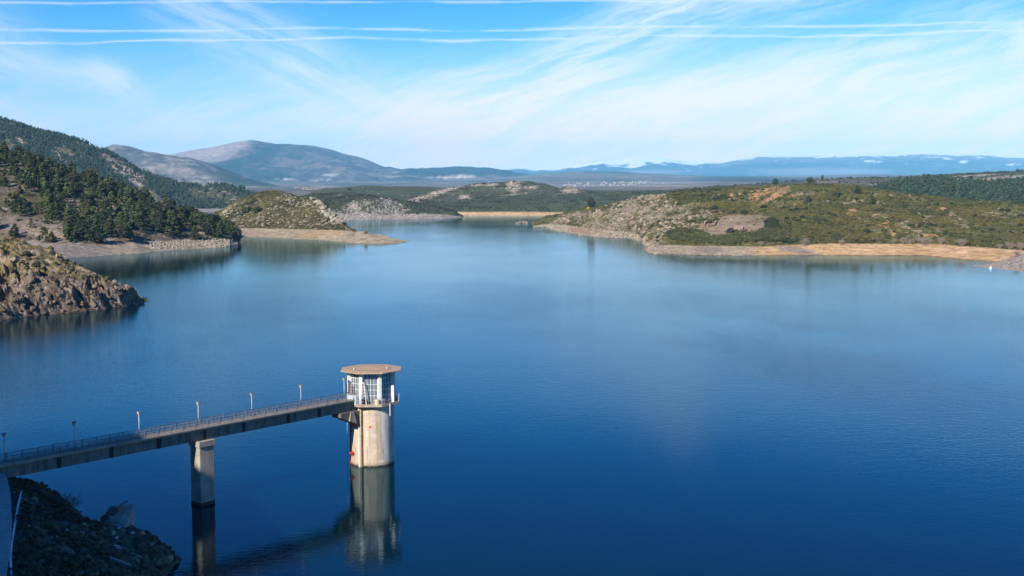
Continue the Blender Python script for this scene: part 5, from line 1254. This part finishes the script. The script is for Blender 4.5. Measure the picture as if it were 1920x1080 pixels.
# big boulders one can tell apart on the rocky point
for i, (px, py, r, lab) in enumerate([(26, 490, 2.6, 'largest grey boulder on the grassy rocky point'), (12, 502, 1.0, 'small pale rock at the lower left of the largest boulder'), (23, 500, 0.9, 'small round rock touching the foot of the largest boulder'),
        (108, 482, 1.7, 'upright pale slab at the top edge of the rocky point'), (96, 493, 1.8, 'squat tan boulder beneath the upright pale slab'), (112, 520, 1.7, 'sloping light slab in the middle of the rocky point'), (106, 512, 1.4, 'dark topped boulder directly above the sloping light slab'),
        (170, 515, 1.6, 'tall leaning boulder on the lower ridge of the rocky point'), (215, 533, 2.0, 'grey cracked boulder near the tip of the rocky point'), (240, 540, 1.7, 'pale fin of rock closest to the tip of the point'), (50, 538, 2.4, 'square bulging outcrop above the waterline rubble'), (72, 545, 1.8, 'flat grey outcrop beside the square bulging one'), (35, 466, 1.3, 'light rock on the grassy top of the point'), (82, 500, 1.2, 'mottled boulder among dark bushes on the point')]):
    boulder('boulder', on_land(point, px, py), r * 0.7, (0.25 + 0.05 * rnd.random(), 0.205 + 0.03 * rnd.random(), 0.155), lab, 'boulder', 330 + i, None, (1, 1, 1.15))
def bush(name, p, r, n, colr, label, cat, seed, group=None, tall=1.0):
    rs = np.random.RandomState(seed); a = rs.normal(size=(n, 3)); a /= np.linalg.norm(a, axis=1)[:, None]; a[:, 2] = np.abs(a[:, 2]) * tall
    pos = a * (rs.rand(n, 1)**0.4) * r * 0.8
    o = scatter(name, SHR, pos, r * (0.20 + 0.22 * rs.rand(n)), vcol(rs, n, colr, 0.4, 0.12), M['leaf'], rs, 0.5, colvar=0.4)
    o.location = tuple(np.array(p)); return tag(o, label, cat, group)
for i, (px, py, r, c, lab) in enumerate([(95, 469, 1.7, (0.085, 0.10, 0.025), 'bright green bush on the crest of the rocky point'), (52, 478, 2.2, (0.045, 0.05, 0.025), 'wide dark bush beside the largest boulder on the point'), (60, 517, 1.3, (0.09, 0.11, 0.03), 'small bright green bush in the middle of the point'), (66, 500, 2.0, (0.06, 0.06, 0.035), 'grey green bush in the hollow between the boulders'), (100, 530, 2.0, (0.07, 0.065, 0.03), 'low olive bush above the waterline rubble'), (203, 519, 1.3, (0.075, 0.085, 0.025), 'thin green bush on the lower ridge of the point'), (42, 510, 1.4, (0.055, 0.065, 0.025), 'dark green bush under the largest boulder'), (30, 520, 1.0, (0.11, 0.115, 0.035), 'yellow green tuft left of the small bright bush')]):
    bush('bush', on_land(point, px, py), r, 70, c, lab, 'bush', 350 + i)
# dry twiggy bush at the tip
twig_bush('dry_bush', on_land(point, 246, 543), 2.4, 1.0, 'pale dry twiggy bush near the tip of the rocky point', 'bush', M['twig'], 9, n=14, thick=0.05, depth=2)

# islets off the right-hand headland
for i, (pts_, lab) in enumerate([([(974, 419), (978, 418.6), (982, 418.4), (986, 419)], 'small low rock islet standing alone in the narrows'), ([(1004, 420), (1008, 420.2), (1012, 420.5), (1016, 420.8), (1020, 421), (1024, 422), (1028, 423)], 'larger rock islet touching the rocky headland')]):
    rs = np.random.RandomState(500 + i); P_ = []; S_ = []
    for (px, py) in pts_:
        p = gz(px, py)
        for _ in range(7): P_.append(p + rs.normal(size=3) * [2.2, 2, 0.3] + [0, 4, 0.4]); S_.append(rs.uniform(1.6, 3.6) * (1 if i == 0 else 1.25))
    tag(scatter('rock_islet', ROCK2, np.array(P_), np.array(S_), vcol(rs, len(P_), (0.24, 0.20, 0.17), 0.2, 0.04), M['rock'], rs, 0.3), lab, 'islet')

# bushes and trees one can tell apart on the right
for px, py, k, s, lab in [(1109, 391, 1, 1.5, 'dark round tree on top of the far headland by a yellow bush'), (1455, 344, 1, 0.9, 'small dark tree on the skyline left of the pine pair'), (1519, 347, 4, 1.1, 'wide dark tree on the hilltop above the orange scar'), (1541, 338.5, 2, 1.2, 'tallest dark tree on the back skyline'), (1550, 338.5, 0, 0.8, 'short dark tree beside the tallest skyline tree'),
        (1597, 337, 1, 0.9, 'dark tree on the back skyline right of the pair'), (1489, 342, 1, 0.8, 'tiny dark tree on the skyline above the hilltop'), (1607, 363, 1, 0.9, 'dark tree on the green slope above the tan scars'), (1670, 360, 4, 0.8, 'dark tree where the hilltop meets the forest'), (1909, 322, 1, 1.0, 'dark tree at the right end of the back skyline'),
        (1516, 380, 1, 0.8, 'dark tree on the green slope below the orange scar'), (1471, 390, 5, 1.0, 'dark bushy tree low on the green slope'), (1636, 384, 0, 0.9, 'slim grey green tree below the tan scars'), (1571, 452, 5, 0.9, 'dark tree standing behind the tan beach')]:
    l = backr if py < 343 and px != 1519 and px != 1455 else right
    tree('tree', on_land(l, px, py) - [0, 0, 0.3], k, s, lab, 'tree')
for i, (px, py, r, c, lab) in enumerate([(1369, 435, 3.8, (0.035, 0.037, 0.034), 'big round blackish bush beside the ruined walls'), (1395, 401, 3.8, (0.032, 0.040, 0.018), 'wide dark bush at the upper edge of the clearing'), (1367, 401, 2.4, (0.045, 0.05, 0.035), 'smaller dark bush left of the wide one above the clearing'), (1339, 392, 4.0, (0.034, 0.04, 0.02), 'large dark bush behind the reddish rock heap'), (1344, 413, 2.6, (0.04, 0.05, 0.02), 'dark green bush between the two ruins'), (1102, 393, 3.2, (0.38, 0.28, 0.03), 'yellow bush beside the round tree on the far headland'),
        (1402, 417, 1.0, (0.11, 0.07, 0.03), 'small brown bush alone in the middle of the clearing'), (1414, 421, 1.0, (0.10, 0.07, 0.03), 'small brown bush towards the right of the clearing'), (1359, 410, 1.3, (0.12, 0.07, 0.035), 'reddish brown bush at the top of the clearing'), (1307, 427, 1.8, (0.07, 0.065, 0.03), 'olive bush at the left end of the clearing'), (1664, 444, 2.2, (0.05, 0.06, 0.02), 'dark bush by the orange gully'), (1857, 444, 2.2, (0.05, 0.075, 0.02), 'bright green bush on the hillside above the rocky spit')]):
    bush('bush', on_land(right, px, py), r, 80, c, lab, 'bush', 370 + i)
for i, (px, py, h, lab) in enumerate([(1508, 461, 8, 'tall leafless bush at the left end of the tan beach'), (1577, 458.5, 5.5, 'low wide leafless bush behind the tan beach'), (1425, 461, 5.5, 'reddish leafless bush on the stony shore below the clearing'), (1676, 457, 6, 'thin leafless bush below the orange gully'), (1693, 458, 7, 'pinkish leafless bush right of the orange gully'), (1706, 458, 6, 'leafless bush crowding the pinkish one'), (1732, 461, 9, 'tallest leafless bush rooted on the tan beach'), (1722, 455, 7, 'leafless bush just behind the tallest one'), (1764, 458, 7.5, 'feathery leafless bush right of the tallest one'), (1804, 462, 8.5, 'pale green leafless shrub rooted at the beach edge'), (1873, 466, 5, 'low reddish leafless bush at the right of the beach'), (1892, 468, 8, 'broad pale leafless bush above the rocky spit'), (1913, 469, 8, 'leafless bush at the far right of the beach'), (1907, 481, 5.5, 'leafless bush growing out of the rocky spit')]):
    l = spit if i == 13 else right
    twig_bush('leafless_bush', on_land(l, px, py), h * 1.0, 1.0, lab, 'bush', M['twig'], 600 + i, None, n=26, thick=0.06, depth=3)
for i, (px, py, r, lab) in enumerate([(462, 398, 6.0, 'left half of the dark bush pair on the peninsula slope'), (484, 397, 6.2, 'right half of the dark bush pair on the peninsula slope')]):
    bush('bush', on_land(pen, px, py), r, 110, (0.034, 0.042, 0.018), lab, 'bush', 390 + i)
bush('bush', on_land(pen, 686, 438), 2.4, 60, (0.17, 0.12, 0.08), 'lone brown bush on the sand bar', 'bush', 395, tall=1.5)
bush('bush', on_land(ridge, 654, 357), 7, 60, (0.03, 0.037, 0.02), 'dark bush on the skyline of the distant green ridge', 'bush', 396)

# ruined stone walls on the clearing
def ruin(label, runs, seed):
    rs = np.random.RandomState(seed); ps = []
    for (a, b_, h) in runs: ps.append((on_land(right, *a), on_land(right, *b_), h))
    rt = empty('stone_ruin', tuple(ps[0][0])); tag(rt, label, 'ruin')
    for pa, pb, h in ps:
        m = MB(); n = 8; d = unit((pb - pa) * [1, 1, 0]); L = np.linalg.norm((pb - pa)[:2])
        for k in range(n):
            t = (k + 0.5) / n; p = pa + (pb - pa) * t; hh = h * rs.uniform(0.55, 1.1)
            m.box((p[0], p[1], p[2] + hh / 2 - 0.5), d * (L / n * 0.5 + 0.004 * k), np.array([-d[1], d[0], 0]) * rs.uniform(0.42, 0.5), (0, 0, hh / 2 + 0.5))
        m.build('wall', M['stone'], rt, rt)
    return rt
ruin('low roofless stone ruin behind the big blackish bush', [((1362, 429), (1376, 428), 2.2), ((1376, 428), (1378, 431), 2.4), ((1378, 431), (1391, 431), 2.0), ((1391, 431), (1393, 427), 2.2), ((1376, 427), (1392, 426.5), 1.6)], 1)
ruin('tumbled stone ruin near the pale rocks left of the clearing', [((1305, 424), (1322, 422), 2.0), ((1322, 422), (1326, 417), 2.6), ((1326, 426), (1338, 424), 1.8), ((1338, 424), (1344, 418), 2.2)], 2)
boulder('rock_heap', on_land(right, 1340, 399), 4.2, (0.34, 0.20, 0.15), 'reddish rock heap at the top of the grassy clearing', 'rock heap', 360, None, (1.5, 1, 0.45))

# white buoy by the spit
p = gz(1857, 503.5)
by = tag(empty('buoy', tuple(p)), 'white conical buoy floating at the edge of the rocky spit', 'buoy')
m = MB(); m.tube(p + [0, 0, -0.3], p + [0, 0, 0.6], 0.95, 0.9, 16); m.build('hull', M['white'], by, by)
m = MB(); m.tube(p + [0.15, 0, 0.601], p + [0.15, 0, 1.6], 0.55, 0.15, 12); m.build('top_mark', M['white'], by, by)

# hut on the headland and far villages
def house(p, w_, d_, h_, rz, label, group, wallc, far=True):
    m = MB(); c, s = math.cos(rz), math.sin(rz); X_ = np.array([c, s, 0]); Y_ = np.array([-s, c, 0])
    ro = empty('house', tuple(p), 0)
    m.box(np.array(p) + [0, 0, h_ / 2 - 1], X_ * w_ / 2, Y_ * d_ / 2, (0, 0, h_ / 2 + 1)); m.build('wall', wallc, ro, ro)
    a = [np.array(p) + X_ * (w_ / 2 + 0.3) * i + Y_ * (d_ / 2 + 0.3) * j + [0, 0, h_ + 0.003] for i, j in ((-1, -1), (1, -1), (1, 1), (-1, 1))]
    r0 = np.array(p) - X_ * w_ / 2 + [0, 0, h_ + d_ * 0.28]; r1 = np.array(p) + X_ * w_ / 2 + [0, 0, h_ + d_ * 0.28]
    m = MB(); m.add(a + [r0, r1], [(0, 1, 5, 4), (2, 3, 4, 5), (0, 4, 3), (1, 2, 5), (3, 2, 1, 0)]); m.build('roof', M['roof_far'], ro, ro)
    return tag(ro, label, 'house', group)
M['roof_far'] = plain('roof_tiles', (0.36, 0.22, 0.16), 0.9)
house(on_land(right, 1122, 397), 5, 4, 2.6, 0.4, 'small white hut on the far headland right of the round tree', None, M['house'])
rs = np.random.RandomState(77)
for i in range(75):
    px = rs.choice([rs.normal(1120, 34), rs.normal(1175, 26), rs.normal(1060, 18), rs.normal(1225, 18)], p=[0.4, 0.3, 0.15, 0.15]); py = np.interp(px, [1000, 1100, 1170, 1240], [346, 345, 343.5, 341]) + rs.uniform(-2.0, 4.5)
    p = on_land(plainl, px, py); p = p + np.array([rs.normal() * 12, rs.normal() * 20, 0])
    house(p, rs.uniform(9, 19), rs.uniform(8, 12), rs.uniform(5, 8), rs.uniform(-0.6, 0.6), 'white house in the far village below the snowy mountains', 'houses of the far village', M['house'])
for i in range(22):
    px = rs.normal(572, 16); py = rs.uniform(350.5, 357)
    p = on_land(plainl, px, py); p = p + np.array([rs.normal() * 8, rs.normal() * 15, 0])
    house(p, rs.uniform(6, 12), rs.uniform(6, 8), rs.uniform(3, 5), rs.uniform(-0.6, 0.6), 'pale house in the far village behind the peninsula', 'houses of the village behind the peninsula', M['stone'])
